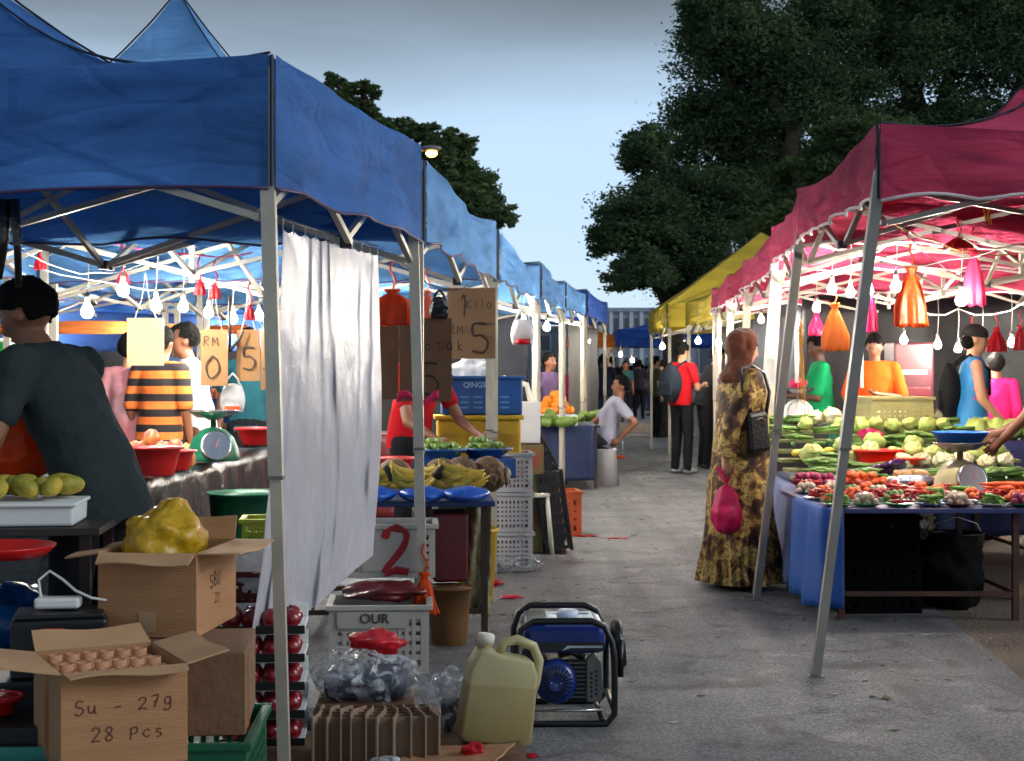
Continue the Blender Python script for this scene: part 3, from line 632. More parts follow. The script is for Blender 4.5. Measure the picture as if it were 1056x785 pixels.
def crinkle(name, label, cat, loc, r, mat, seed=0, amp=.28, group=None, knot=True, ears=True, flat=1, rz=0, n=36):
    """a filled, knotted plastic bag: crinkled skin, gathered neck, two ears"""
    mb = MB(); prof = []
    rx, ry, rz_ = r
    def fn(u, v):
        a = u * 2 * PI; ph = v
        body = math.sin(PI * min(1, (ph * 1.08) ** .62)) ** .6 if ph < .86 else 0
        rad = max(.11 if ph > .3 else .02, body) if ph < .95 else .11 + (ph - .95) * 3
        d = Vector((math.cos(a), math.sin(a), ph * 3))
        k = 1 + amp * noise.noise(d * 1.6 + Vector((seed * 5, 0, 0))) + amp * .4 * noise.noise(d * 5 + Vector((seed, 3, 0))) + .10 * math.sin(a * 9 + seed) * max(0, ph - .35)
        return (rx * rad * k * math.cos(a), ry * rad * k * math.sin(a), 2 * rz_ * (ph ** .9) + (.0 if ph > .06 else 0))
    mb.sheet(n, 26, fn)
    o = mb.build(name, mat, None, True, solid=.0015); o.location = loc; o.rotation_euler = (0, 0, rz); tag(o, label, cat, group)
    if ears:
        e = MB()
        for s_ in (-1, 1):
            e.sheet(3, 6, lambda u, v: (s_ * (.01 + rx * .5 * v) + (u - .5) * rx * .35 * (1 - v * .5), (u - .5) * .03 * s_, 2 * rz_ * (.97 + .25 * v) + .01 * math.sin(u * 6)))
        e.build('handle', mat, o, True)
    return o
def bundle(name, label, loc_top, h, w, mat, group=None, seed=0, cat='plastic bags', d=None, blunt=.5):
    """hanging bundle of empty bags: tied head, narrow neck, pleated flare"""
    d = d or w * .45
    def fn(u, v):
        a = u * 2 * PI
        rr = .42 - .10 * v if v < .12 else (.2 + .8 * min(1, ((v - .12) / blunt)) ** .7)
        k = 1 + .20 * math.sin(a * 7 + seed) * (v + .1) + .16 * noise.noise(Vector((math.cos(a) * 2, math.sin(a) * 2, v * 2 + seed)))
        return (w / 2 * rr * k * math.cos(a), d / 2 * rr * k * math.sin(a), -h * v + (.02 * h * math.sin(a * 5 + seed) if v > .95 else 0))
    o = MB().sheet(56, 16, fn).build(name, mat, None, True, solid=.0015); o.location = loc_top; tag(o, label, cat, group)
    MB().tube([(0, 0, -.01), (.012, 0, .04), (-.012, 0, .09), (0, 0, .13)], .005, 5).build('tie', mat, o, True)
    return o
def crate(label, loc, w, d, h, mat, rz=0, nu=8, nv=5, group=None, name='crate', rim=True, floor=True, bar=.38):
    t = thing(name, label, 'crate', loc, rz, group)
    th = .012
    mb = MB()
    mb.grid_wall((-w / 2, -d / 2, 0), (1, 0, 0), w, h, th, nu, nv, bar=bar); mb.grid_wall((-w / 2, d / 2, 0), (1, 0, 0), w, h, th, nu, nv, bar=bar)
    mb.grid_wall((-w / 2 + .006, -d / 2 + .006, 0), (0, 1, 0), d - .012, h, th * .9, max(3, int(nu * d / w)), nv, bar=bar); mb.grid_wall((w / 2 - .006, -d / 2 + .006, 0), (0, 1, 0), d - .012, h, th * .9, max(3, int(nu * d / w)), nv, bar=bar)
    mb.build('basket', mat, t)
    if floor: MB().box(0, 0, .012, w - .03, d - .03, .01).build('base', mat, t)
    if rim:
        r = MB(); r.box(0, -d / 2 - .006, h - .008, w + .03, .02, .022).box(0, d / 2 + .006, h - .008, w + .03, .02, .022).box(-w / 2 - .006, 0, h - .0085, .02, d - .01, .021).box(w / 2 + .006, 0, h - .0085, .02, d - .01, .021)
        r.build('rim', mat, t, bevel=.003)
    return t
def tub(label, loc, r, h, mat, group=None, name='plastic_tub', solidh=True, taper=.75, lip=.014):
    o = MB().lathe([(r * taper * .98, .0), (r * taper, .004), (r * (taper + .12), h * .45), (r, h), (r + lip, h), (r + lip, h - .012), (r + .002, h - .014)], 30).build(name, mat, None, True)
    MB().lathe([(r * taper * .96, .006), (r * .97, h - .002)], 30).build('inside', mat, o, True)
    o.location = loc; return tag(o, label, 'tub', group)
def box_open(label, loc, w, d, h, rz, mat=card, flaps=(), group=None, tapeside=True, name='cardboard_box', inner=card_in, taper=0):
    """flaps: (side, angle, length) side 0 front(-y) 1 right 2 back 3 left, angle from upright outward (deg)"""
    t = thing(name, label, 'box', loc, rz, group); th = .006; mb = MB()
    mb.box(0, 0, th / 2, w - .002, d - .002, th)
    mb.box(0, -d / 2 + th / 2, h / 2 + .001, w, th, h).box(0, d / 2 - th / 2, h / 2 + .001, w, th, h).box(-w / 2 + th / 2, 0, h / 2 + .0005, th, d - 2 * th, h - .001).box(w / 2 - th / 2, 0, h / 2 + .0005, th, d - 2 * th, h - .001)
    mb.build('carton', mat, t, bevel=.0015)
    for sd, ang, ln in flaps:
        a = math.radians(ang); L = w if sd in (0, 2) else d
        f = MB(); 
        def fn(u, v, L=L, ln=ln): return ((u - .5) * (L - .008) * (1 - .05 * v), .006 * math.sin(u * PI * 2 + sd) * v, v * ln - .012 * v * v)
        f.sheet(8, 5, fn)
        o = f.build('flap', card_in if ang > 60 else mat, t, solid=.005)
        D = {0: (0, -d / 2, 0), 1: (w / 2, 0, PI / 2), 2: (0, d / 2, PI), 3: (-w / 2, 0, -PI / 2)}[sd]
        o.matrix_local = Matrix.Translation((D[0], D[1], h + .003)) @ Matrix.Rotation(D[2], 4, 'Z') @ Matrix.Rotation(a, 4, 'X')
    return t
def table(label, loc, w, d, h, top, legm=None, rz=0, name='stall_table', legs=True, group=None, th=.025, stretch=True, t_in=.05):
    t = thing(name, label, 'table', loc, rz, group); legm = legm or C('table_leg', 60, 42, 34, rough=.6, var=.3)
    MB().box(0, 0, h - th / 2, w, d, th).build('tabletop', top, t, bevel=.003)
    for a in (-1, 1):
        for b in (-1, 1): MB().bar((a * (w / 2 - t_in), b * (d / 2 - t_in), 0), (a * (w / 2 - t_in), b * (d / 2 - t_in), h - th), .032).build('leg', legm, t)
    if stretch:
        for b in (-1, 1): MB().bar((-w / 2 + t_in, b * (d / 2 - t_in), .14), (w / 2 - t_in, b * (d / 2 - t_in), .14), .024).build('stretcher', legm, t)
        for a in (-1, 1): MB().bar((a * (w / 2 - t_in), -d / 2 + t_in, .145), (a * (w / 2 - t_in), d / 2 - t_in, .145), .022).build('stretcher', legm, t)
    return t
def drape(label, pts, ztop, zbot, mat, name='tablecloth', seed=0, amp=.025, nv=10, group=None, over=.06, freq=14):
    """cloth hanging along a path pts (table edge) and folded over it"""
    pts = [Vector((p[0], p[1], 0)) for p in pts]; c0 = pts[0].copy(); L = [0]
    for i in range(1, len(pts)): L.append(L[-1] + (pts[i] - pts[i - 1]).length)
    tot = L[-1]
    def at(u):
        q = u * tot
        for i in range(1, len(pts)):
            if q <= L[i] + 1e-9: return pts[i - 1].lerp(pts[i], (q - L[i - 1]) / max(1e-9, L[i] - L[i - 1])), (pts[i] - pts[i - 1]).normalized()
        return pts[-1], (pts[-1] - pts[-2]).normalized()
    def fn(u, v):
        p, d = at(u); n = Vector((d.y, -d.x, 0)); q = u * tot
        if v < .12:
            k = 1 - v / .12; return tuple(p - n * over * k + Vector((0, 0, ztop + .004)) - c0)
        k = (v - .12) / .88; zb = zbot + .035 * noise.noise(Vector((q * 2.3, seed, 0)))
        f = amp * (k ** .6) * (math.sin(q * freq + 2.5 * noise.noise(Vector((q * 1.3, seed, 5)))) + 1) + .01 + .02 * k * noise.noise(Vector((q * 2.5, k * 3, seed)))
        return tuple(p + n * f + Vector((0, 0, ztop + .004 + (zb - ztop) * k)) - c0)
    o = MB().sheet(int(tot * 42) + 6, nv + 4, fn).build(name, mat, None, True, solid=.002); o.location = c0; return tag(o, label, 'cloth', group)
def scale_thing(label, loc, rz, bodym, panm=chrome, k=1.0, basket=None):
    """dial kitchen scale: tapered body, round dial, neck, pan"""
    t = thing('weighing_scale', label, 'scale', loc, rz)
    t.scale = (k, k, k)
    MB().lathe([(.155, 0), (.16, .01), (.158, .03), (.15, .08), (.125, .14), (.08, .185), (.045, .2), (.02, .205)], 32).build('housing', bodym, t, True)
    X = Matrix.Translation((0, -.135, .095)) @ Matrix.Rotation(PI / 2 - .35, 4, 'X')
    dl = MB().lathe([(.0, -.02), (.088, -.02), (.088, .012), (.08, .014), (.0, .014)], 32, X).build('dial', white_m, t, True)
    MB().lathe([(.088, -.02), (.094, -.02), (.094, .018), (.082, .018)], 32, X).build('bezel', chrome, dl, True)
    mk = MB()
    for i in range(24):
        a = i * PI / 12; r0, r1 = (.062, .074) if i % 2 == 0 else (.068, .074)
        mk.tube([X @ Vector((r0 * math.cos(a), r0 * math.sin(a), .0155)), X @ Vector((r1 * math.cos(a), r1 * math.sin(a), .0155))], .0015, 4)
    mk.build('graduation', inkb, dl)
    MB().tube([X @ Vector((0, -.01, .017)), X @ Vector((.02, .055, .017))], [.003, .001], 5).build('needle', c_red, dl)
    MB().lathe([(.018, .2), (.018, .255), (.05, .258), (.05, .262), (.0, .262)], 14).build('post', chrome, t, True)
    for a in range(4): 
        q = a * PI / 2 + .5; MB().tube([(.03 * math.cos(q), .03 * math.sin(q), .25), (.085 * math.cos(q), .085 * math.sin(q), .285)], .005, 5).build('arm', chrome, t)
    MB().lathe([(.0, .262), (.10, .264), (.150, .30), (.158, .305), (.158, .309), (.148, .306), (.098, .270), (0, .268)], 36).build('pan', panm, t, True)
    if basket:
        b = MB(); b.lathe([(.0, .276), (.12, .276), (.165, .335), (.172, .336), (.172, .341), (.16, .340), (.115, .284), (0, .284)], 40)
        o = b.build('colander', basket, None, True); o.location = Vector(loc) + Vector((0, 0, .03 * k)); o.scale = (k, k, k); tag(o, 'blue plastic basket set on the pan of the cream scale', 'basket')
    return t
def fruit(name, label, cat, r, mat, sc=(1, 1, 1), group=None, wob=.06, stem=None, n=12):
    mb = MB().ell((0, 0, 0), (r * sc[0], r * sc[1], r * sc[2]), n, 8, wob=wob, seed=len(label))
    o = mb.build(name, mat, None, True); tag(o, label, cat, group or label)
    if stem: MB().tube([(0, 0, r * sc[2] * .9), (.003, 0, r * sc[2] * 1.2)], .0025, 5).build('stalk', stem, o)
    return o

# ================================================================ near left: pole side, boxes, generator
RZ = .10
# green crate under the boxes, and stacked cardboard boxes
crate('green crate carrying the cardboard boxes with handwriting', A(190, 355, 0), .42, .5, .285, c_green, .05, 9, 6)
b = box_open('open cardboard box marked 28 PCS with its flaps out, full of paper tubes', (-1.075, 4.14, .29), .325, .36, .25, .48, card, ((0, 93, .07), (1, 80, .13), (3, 80, .16), (2, 70, .12)))
# tubes standing in the box
tb = []
for i in range(6):
    for j in range(6):
        o = MB().lathe([(.019, 0), (.0195, .208), (.016, .208), (.016, .03)], 12).build('paper_tube', C('paper_tube', 196, 140, 104, rough=.8), None, True) if not tb else dup(tb[0])
        tb.append(o); q = b.matrix_basis @ Vector((-.118 + i * .046, -.13 + j * .050, .02 + .012 * ((i * 3 + j) % 3))); o.location = q; 
        if len(tb) == 1: tag(o, 'reddish brown paper tube standing in the open box marked 28 PCS', 'tube', 'paper tubes in the front box')
bx_m = lambda c, n: face_mtx(c, n)
scrawl('Su - 27g', .034, ink, b, face_mtx((.0, -.1815, .165), (0, -1, 0)))
scrawl('28 Pcs', .034, ink, b, face_mtx((.01, -.1815, .09), (0, -1, 0)))
MB().box(-.1637, 0, .124, .0015, .045, .24).build('tape', tape, b)
mid = box_open('brown cardboard box under the one with yellow plastic, its side darker', A(205, 352, .29), .30, .44, .225, RZ, card_d, ())
MB().box(0, 0, .2275, .296, .43, .003).build('lid', card_d, mid)
MB().box(.1515, -.1, .11, .0015, .05, .22).build('tape', tape, mid)
up = box_open('open cardboard box holding a yellow plastic bag, marked SBU on its side', A(175, 334, .522), .30, .42, .245, -.10, card, ((0, 118, .07), (3, 100, .12), (1, 92, .14), (2, 40, .1)))
scrawl('SBU', .04, inkb, up, face_mtx((.1515, -.02, .15), (1, 0, 0))); scrawl('22', .03, inkb, up, face_mtx((.1515, -.0, .09), (1, 0, 0)))
MB().box(0, -.2115, .045, .05, .0015, .06).build('tape', C('clear_tape', 176, 140, 112, rough=.15), up)
q = A(170, 334, .775); 
o = MB().ell((0, 0, 0), (.125, .155, .125), 40, 24, wob=.26, seed=5)
yb = o.build('plastic_bag', pl_yel, None, True); yb.location = q; tag(yb, 'crumpled yellow plastic bag bulging out of the open box', 'plastic bag')
d = yb.modifiers.new('d', 'DISPLACE'); tx = bpy.data.textures.new('crumple', 'CLOUDS'); tx.noise_scale = .035; d.texture = tx; d.strength = .03
ss = yb.modifiers.new('s', 'SUBSURF'); ss.levels = 1; ss.render_levels = 1; yb.modifiers.move(1, 0)
def crumple(o, amt=.03, sc=.05):
    ss = o.modifiers.new('s', 'SUBSURF'); ss.levels = 1; ss.render_levels = 1
    d = o.modifiers.new('d', 'DISPLACE'); t = bpy.data.textures.new('crumple', 'CLOUDS'); t.noise_scale = sc; d.texture = t; d.strength = amt; d.texture_coords = 'LOCAL'; return o
# battery with adaptor on a black case
bc = thing('battery_case', 'black battery case with a red label and a white adaptor lying on it', 'battery', A(62, 350, .42), .25)
MB().box(0, 0, .085, .27, .2, .17).build('case', c_black, bc, bevel=.01); MB().box(0, 0, .178, .25, .18, .014).build('lid', blackp, bc, bevel=.005)
MB().box(-.02, -.1015, .13, .07, .002, .035).build('label_sticker', c_red, bc)
ch = thing('charger', 'white charger with looped cable lying on the black battery case', 'charger', A(60, 350, .612), .1)
MB().box(0, 0, .016, .13, .06, .032).build('housing', white_m, ch, bevel=.008)
MB().tube([(-.05, 0, .03), (-.06, .02, .08), (-.03, .03, .105), (.01, .02, .08), (.05, 0, .05), (.1, -.02, .03), (.14, 0, .02)], .004, 6).build('cable', white_m, ch, True)
ct = MB().box(0, 0, .21, .36, .3, .42).box(0, 0, .2, .37, .31, .02)
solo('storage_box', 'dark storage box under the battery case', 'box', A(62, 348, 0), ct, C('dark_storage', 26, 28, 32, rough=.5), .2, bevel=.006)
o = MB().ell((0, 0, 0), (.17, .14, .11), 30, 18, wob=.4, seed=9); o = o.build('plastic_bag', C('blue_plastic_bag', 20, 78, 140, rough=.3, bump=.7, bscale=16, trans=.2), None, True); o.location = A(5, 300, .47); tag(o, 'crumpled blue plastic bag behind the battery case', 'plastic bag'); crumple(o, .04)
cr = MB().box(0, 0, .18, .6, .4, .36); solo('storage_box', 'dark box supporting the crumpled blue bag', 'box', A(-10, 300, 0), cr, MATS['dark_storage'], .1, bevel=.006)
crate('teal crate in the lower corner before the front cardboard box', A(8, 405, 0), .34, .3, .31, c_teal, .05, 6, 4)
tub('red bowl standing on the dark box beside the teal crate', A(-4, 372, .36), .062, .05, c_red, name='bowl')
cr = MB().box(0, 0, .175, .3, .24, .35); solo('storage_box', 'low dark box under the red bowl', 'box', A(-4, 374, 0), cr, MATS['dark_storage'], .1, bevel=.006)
# foam box with mangoes beside the seller
tf = table('table carrying the white foam box and the green mangoes', A(-5, 318, 0), .75, .55, .825, C('dark_tabletop', 40, 36, 34, rough=.6), rz=.1)
fb = thing('foam_box', 'white styrofoam box heaped with green and yellow mangoes', 'foam box', A(5, 322, .827), .12)
MB().box(0, 0, .03, .48, .34, .06).build('body', foam, fb, bevel=.008); MB().box(0, 0, .066, .50, .36, .012).build('lid', foam, fb, bevel=.004)
red_t = solo('tray', 'red tray sticking out under the white foam box', 'tray', A(-2, 352, .77), MB().lathe([(.13, 0), (.16, .03), (.165, .03), (.165, .026), (.135, -.004)], 28), c_red, smooth=True)
mg = fruit('mango', 'green yellow mango heaped on the white foam box', 'mango', .036, C('mango_skin', 120, 138, 40, rough=.6, var=.25, scale=9, bump=.3, col2=srgb(205, 170, 60)), (1.5, .95, .85), 'mangoes on the foam box')
pile(mg, heap(A(8, 322).x, A(8, 322).y, .897, .24, .14, 17, .046, rz=.1))
crinkle('plastic_bag', 'filled orange carrier bag standing among the mangoes beside the seller', 'plastic bag', A(14, 292, .92), (.13, .11, .15), pl_or, 2)
# jerry can
jc = thing('jerry_can', 'yellowed jerry can with a white cap, half full, leaning by the generator', 'jerry can', G(508, 768), .25)
jm = C('yellowed_plastic', 186, 172, 128, rough=.38, var=.1, scale=3, trans=.25, col2=srgb(205, 196, 150))
prof = [(-.125, 0), (.125, 0), (.135, .02), (.125, .27), (.10, .325), (-.03, .335), (-.075, .355), (-.105, .345), (-.135, .27), (-.14, .02)]
X = Matrix.Translation((0, .06, 0)) @ Matrix.Rotation(PI / 2, 4, 'X')
MB().prism(prof, 0, .13, X).build('body', jm, jc, True, bevel=.014)
ww = jc.children[0].modifiers; 
MB().prism([(-.126, -.001), (.126, -.001), (.1365, .02), (.1285, .235), (-.1375, .225), (-.1415, .02)], -.0012, .1312, X).build('oil_inside', C('oil_tint', 164, 146, 98, rough=.4, var=.06, trans=.2), jc, True, bevel=.014)
MB().lathe([(.030, .0), (.030, .02), (.026, .035)], 16, Matrix.Translation((-.082, -.005, .345))).build('neck', jm, jc, True)
MB().lathe([(.034, .0), (.034, .03), (.028, .036), (0, .037)], 20, Matrix.Translation((-.082, -.005, .365))).build('cap', C('cap_cream', 210, 204, 188, rough=.5), jc, True)
MB().tube([(-.02, -.005, .33), (-.01, -.005, .375), (.04, -.005, .39), (.105, -.005, .372), (.135, -.005, .32), (.133, -.005, .24), (.125, -.005, .2)], .019, 10).build('handle', jm, jc, True)
jc.scale = (.93, .93, .93); jc.rotation_euler = (0, .14, .2); jc.location.z = .012
# generator
gn = thing('generator', 'blue and black portable petrol generator in a tube frame on the asphalt', 'generator', G(582, 752) + Vector((-.0, .22, 0)), .02)
gb = C('generator_blue', 22, 48, 120, rough=.3, coat=.4, var=.05); gk = C('frame_black', 16, 16, 18, rough=.35); ga = C('engine_alloy', 110, 110, 108, rough=.4, metal=.7); gw = C('sticker_white', 190, 200, 215, rough=.4); gd = C('engine_dark', 30, 30, 32, rough=.5)
gn.scale = (.93, 1, .98); W2, D2, H = .195, .2, .40
fr = MB()
for sy in (-1, 1):
    y = sy * D2
    fr.tube([(-W2 + .03, y, .015), (-W2, y, .05), (-W2, y, H - .09), (-W2 + .02, y, H - .03), (-W2 + .07, y, H), (W2 - .09, y, H), (W2 - .04, y, H - .02), (W2 - .01, y, H - .08), (W2, y, H - .14), (W2, y, .05), (W2 - .03, y, .015)], .0135, 10, closed=True)
for sx in (-1, 1): fr.tube([(sx * W2, -D2, .06), (sx * W2, D2, .06)], .011, 8)
fr.tube([(-W2 + .05, -D2, .03), (-W2 + .05, D2, .03)], .011, 8).tube([(W2 - .05, -D2, .03), (W2 - .05, D2, .03)], .011, 8)
fr.build('frame', gk, gn, True)
MB().box(0, 0, H - .075, .33, .33, .11).build('fuel_tank', gb, gn, bevel=.028)
tk = gn.children[-1]
MB().box(-.115, 0, H - .0175, .08, .30, .006).build('side_panel', gd, gn, bevel=.002)
MB().box(.03, 0, H - .0165, .19, .27, .006).build('label_sticker', gw, gn, bevel=.002)
MB().box(.03, -.08, H - .0125, .16, .012, .003).box(.03, .06, H - .0125, .16, .012, .003).build('stripe', gb, gn)
MB().lathe([(.045, 0), (.045, .02), (.038, .026), (0, .027)], 20, Matrix.Translation((.02, .0, H - .014))).build('fuel_cap', gw, gn, True)
MB().box(.0, -.1695, H - .10, .32, .006, .03).build('decal', gd, gn)
text('HYSON', .03, C('decal_blue', 60, 150, 220), gn, face_mtx((-.10, -.174, H - .101), (0, -1, 0)), name='decal_lettering') if False else None
MB().prism([(-.02, 0), (.0, .018), (.14, .018), (.14, .010), (.01, .010)], 0, .002, Matrix.Translation((.01, -.1735, H - .115)) @ Matrix.Rotation(PI / 2, 4, 'X')).build('decal_flash', gw, gn)
MB().box(.02, 0, .16, .22, .22, .15).build('engine_block', gd, gn, bevel=.02)
fins = MB(); [fins.box(.03, -.115, .10 + .016 * k, .2, .02, .006) for k in range(9)]; fins.build('cooling_fins', ga, gn)
X = Matrix.Translation((-.035, -.13, .165)) @ Matrix.Rotation(PI / 2, 4, 'X')
st = MB().lathe([(.0, .0), (.082, .0), (.086, .02), (.08, .045), (.055, .058), (.03, .06), (0, .055)], 30, X).build('recoil_cover', gb, gn, True)
rg = MB(); [rg.tube([X @ Vector((.066 * math.cos(a), .066 * math.sin(a), .055)), X @ Vector((.03 * math.cos(a), .03 * math.sin(a), .064))], .003, 4) for a in [k * PI / 12 for k in range(24)]]; rg.build('grille', gk, st)
for s_ in (-.02, .02): MB().ell((-.035 + s_, -.19, .165), (.004, .004, .004)).build('bolt', chrome, st)
MB().prism([(-.03, 0), (.03, 0), (.036, .05), (.03, .15), (.0, .19), (-.03, .16)], 0, .035, Matrix.Translation((.115, -.145, .09)) @ Matrix.Rotation(PI / 2, 4, 'X')).build('muffler_guard', ga, gn, bevel=.006)
hl = MB(); [hl.ell((.105 + .02 * (k % 2), -.182, .115 + .017 * (k // 2) + .008 * (k % 2)), (.0055, .003, .0055), 8, 5) for k in range(12)]; hl.build('vent_hole', gk, gn)
MB().tube([(-.02, -.12, .26), (.03, -.135, .275), (.08, -.13, .25)], .014, 8).build('intake_hose', gk, gn, True)
MB().tube([(-.14, -.15, .055), (.15, -.15, .055)], .006, 6).build('fuel_line', chrome, gn, True)
for (x, z) in ((-.145, .1), (-.145, .24)): MB().box(x, -.10, z, .05, .1, .09).build('control_box', gd, gn, bevel=.006)
MB().tube([(W2 + .012, .02, .33), (W2 + .055, .02, .28), (W2 + .06, .02, .2), (W2 + .015, .02, .15)], .012, 8).box(W2 + .04, .03, .23, .02, .17, .14).build('wheel_guard', gk, gn, True)
MB().lathe([(.0, -.02), (.09, -.02), (.1, -.01), (.1, .01), (.09, .02), (0, .02)], 28, Matrix.Translation((W2 + .035, .09, .26)) @ Matrix.Rotation(PI / 2, 4, 'Y')).build('wheel', gk, gn, True)
# carton dividers standing on a cardboard sheet
sh = MB().sheet(16, 12, lambda u, v: ((u - .5) * .95, (v - .5) * .75, .006 + .01 * noise.noise(Vector((u * 3, v * 3, 0))) ** 2 + (.05 * max(0, u - .8) * 2)))
solo('cardboard_sheet', 'flattened cardboard sheet on the ground under the carton dividers', 'cardboard', A(395, 306, 0), sh, card_d, .1, solid=.005)
sh = MB().sheet(12, 10, lambda u, v: ((u - .5) * .34, (v - .5) * .26, .012 + .03 * u * u + .01 * noise.noise(Vector((u * 4, v * 4, 2)))))
solo('cardboard_sheet', 'curled cardboard flap on the ground in front of the jerry can', 'cardboard', A(470, 312, .02), sh, card, -.25, solid=.006)
dv = thing('carton_divider', 'cardboard honeycomb divider standing on edge in front of the wrapped bundle', 'cardboard divider', A(388, 306, .014), .08)
dm = C('divider_board', 138, 112, 92, rough=.9, var=.12, scale=8)
for k in range(4):
    y = -.066 + k * .046
    MB().sheet(44, 2, lambda u, v: ((u - .5) * .42, y - .03 * math.sin(u * 3), .15 * v)).build('board', dm, dv, solid=.005)
for k in range(10):
    rr = random.uniform(-.1, .1); X = Matrix.Translation((-.19 + k * .042, -.03 * math.sin((k + .5) * .3), 0)) @ Matrix.Rotation(rr + .5 * (k / 10 - .5), 4, 'Z')
    MB().sheet(10, 2, lambda u, v: (.010 * math.sin(u * 5 + k), (u - .5) * .21, .165 * v * (1 - .06 * abs(u - .5) * 2)), X).build('crosspiece', dm, dv, solid=.006)
# wrapped bundle and clear bags
o = MB().ell((0, 0, 0), (.20, .15, .10), 40, 22, wob=.3, seed=3).build('wrapped_bundle', pl_clear, None, True); o.location = A(378, 278, .17); tag(o, 'clear plastic sack wrapped round dark fabric behind the carton divider', 'sack'); crumple(o, .05, .07)
MB().box(0, 0, -.01, .30, .18, .11).build('contents', C('dark_wrap', 34, 38, 52, rough=.4, col2=srgb(70, 78, 100), scale=18), o, bevel=.03)
o = MB().ell((0, 0, 0), (.10, .09, .045), 30, 16, wob=.4, seed=13).build('plastic_bag', pl_red, None, True); o.location = A(388, 272, .285); tag(o, 'crumpled dark red bag lying on the clear sack', 'plastic bag'); crumple(o, .03)
solo('cardboard_box', 'low cardboard box under the clear sack', 'box', A(378, 278, 0), MB().box(0, 0, .05, .36, .24, .1), card_d, .06, bevel=.004)
o = MB().ell((0, 0, .11), (.085, .08, .12), 30, 20, wob=.35, seed=7).build('plastic_bag', pl_clear, None, True); o.location = A(462, 285, .0); tag(o, 'clear plastic bag with dark packets beside the jerry can', 'plastic bag'); crumple(o, .04, .06)
MB().box(.02, 0, .07, .09, .07, .11).build('packet', pl_blk, o, bevel=.01)
for (px, s, r, m_, lab) in ((487, 312, (.04, .035, .03), pl_red, 'small crumpled red bag in front of the jerry can'), (398, 318, (.06, .03, .02), pl_clear, 'scrap of clear plastic before the carton divider')):
    o = MB().ell((0, 0, r[2]), r, 24, 14, wob=.5, seed=px).build('plastic_scrap', m_, None, True); o.location = A(px, s, .02); tag(o, lab, 'litter'); crumple(o, .02, .03)
# apple trays stacked behind the front pole
am = C('apple_red', 120, 14, 26, rough=.3, var=.3, scale=12, coat=.3); ap = None
for k in range(5):
    z = .0 + k * .098
    tr = thing('apple_tray', ['lowest', 'second', 'middle', 'fourth', 'topmost'][k] + ' black and white apple tray of the stack behind the front pole', 'fruit tray', A(272, 288, z), .08, 'apple trays stacked behind the pole')
    MB().box(0, 0, .008, .30, .34, .012).box(0, .165, .04, .30, .01, .05).build('tray', foam, tr, bevel=.003); MB().box(0, -.172, .02, .31, .006, .028).build('edge_strip', c_black, tr)
    for a in range(4):
        for b_ in range(2):
            q = tr.matrix_basis @ Vector((-.105 + a * .07, -.12 + b_ * .08, .05))
            if ap is None:
                ap = fruit('apple', 'dark red apple lying in the tray stack behind the front pole', 'apple', .036, am, group='apples in the stacked trays', stem=inkb); o = ap
            else: o = dup(ap)
            o.location = q; o.rotation_euler = (random.uniform(-.6, .6), random.uniform(-.6, .6), 0)
# red-handled crate, white bags, small yellow-green crate behind box
crate('dark red crate with white bags inside, behind the open boxes', A(265, 268, .30), .30, .34, .26, c_maroon, .1, 7, 5)
solo('cardboard_box', 'plain box supporting the dark red crate', 'box', A(262, 266, 0), MB().box(0, 0, .14, .3, .32, .28), card_d, .1, bevel=.004)
o = MB().ell((0, 0, 0), (.11, .1, .10), 30, 20, wob=.4, seed=17).build('plastic_bag', pl_milk, None, True); o.location = A(262, 272, .56); tag(o, 'milky white plastic bag spilling from the dark red crate', 'plastic bag'); crumple(o, .05, .06)
crate('small yellow green crate on the ground under the black cloth table', A(272, 205, .42), .2, .24, .16, C('lime_plastic', 150, 165, 40, rough=.4), .1, 5, 3)
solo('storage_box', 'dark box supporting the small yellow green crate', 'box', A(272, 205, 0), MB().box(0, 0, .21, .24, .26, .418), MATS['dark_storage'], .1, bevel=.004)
tub('green plastic bin under the edge of the black cloth table', A(255, 178, .0), .22, .62, c_green, name='plastic_bin')

# white satin curtain
satin = C('white_satin', 176, 174, 182, rough=.34, var=.06, bump=.9, bscale=6, trans=.07, sheen=.3)
cq0 = P(292, 236, 300); cq1 = P(390, 262, 244)
def cur(u, v):
    p = cq0.lerp(cq1, u); drop = (1.20 + (-.05) * u) if True else 0
    zt_ = cq0.z + (cq1.z - cq0.z) * (u ** .8) - .012 * abs(math.sin(u * PI * 10)) * (1 - v)
    bot = .385 + .13 * u ** 1.5
    bot -= .02 * math.sin(u * 5)
    z = zt_ + (bot - zt_) * v
    amp_ = .013 + .022 * v
    y = amp_ * (.85 * math.sin(u * 34 + 8 * noise.noise(Vector((u * 3, v * 1.1, 4)))) * (1 - .55 * v) + .9 * math.sin(u * 19 + 2 * v + 1.5) * v + .35 * math.sin(u * 75) * (1 - v) ** 2)
    y += .02 * noise.noise(Vector((u * 4 + v * 2.2, v * 2.4, 3))) + .012 * noise.noise(Vector((u * 11 + v * 5, v * 6, 8))) + .022 * noise.noise(Vector(((u - .55 * v) * 9, v * 1.2, 12))) * v
    x = p.x + (-.115 * v * v) * (1 - u) + .03 * v * u * math.sin(v * 4)
    return (x - cq0.x, p.y - cq0.y - y * 1.5, z - cq0.z)
ctn = MB().sheet(130, 90, cur).build('curtain', satin, None, True); ctn.location = cq0; tag(ctn, 'white satin curtain tied under the nearest blue tent', 'curtain')
hooks = MB()
for k in range(11):
    u = k / 10; p = cur(u, 0); hooks.tube([(p[0], p[1], p[2] - .01), (p[0], p[1] - .006, p[2] + .02), (p[0], p[1] + .01, p[2] + .035)], .003, 5)
hooks.tube([(0, 0, .03), (cq1 - cq0) + Vector((0, 0, .03))], .004, 5); hooks.build('hook', chrome, ctn)
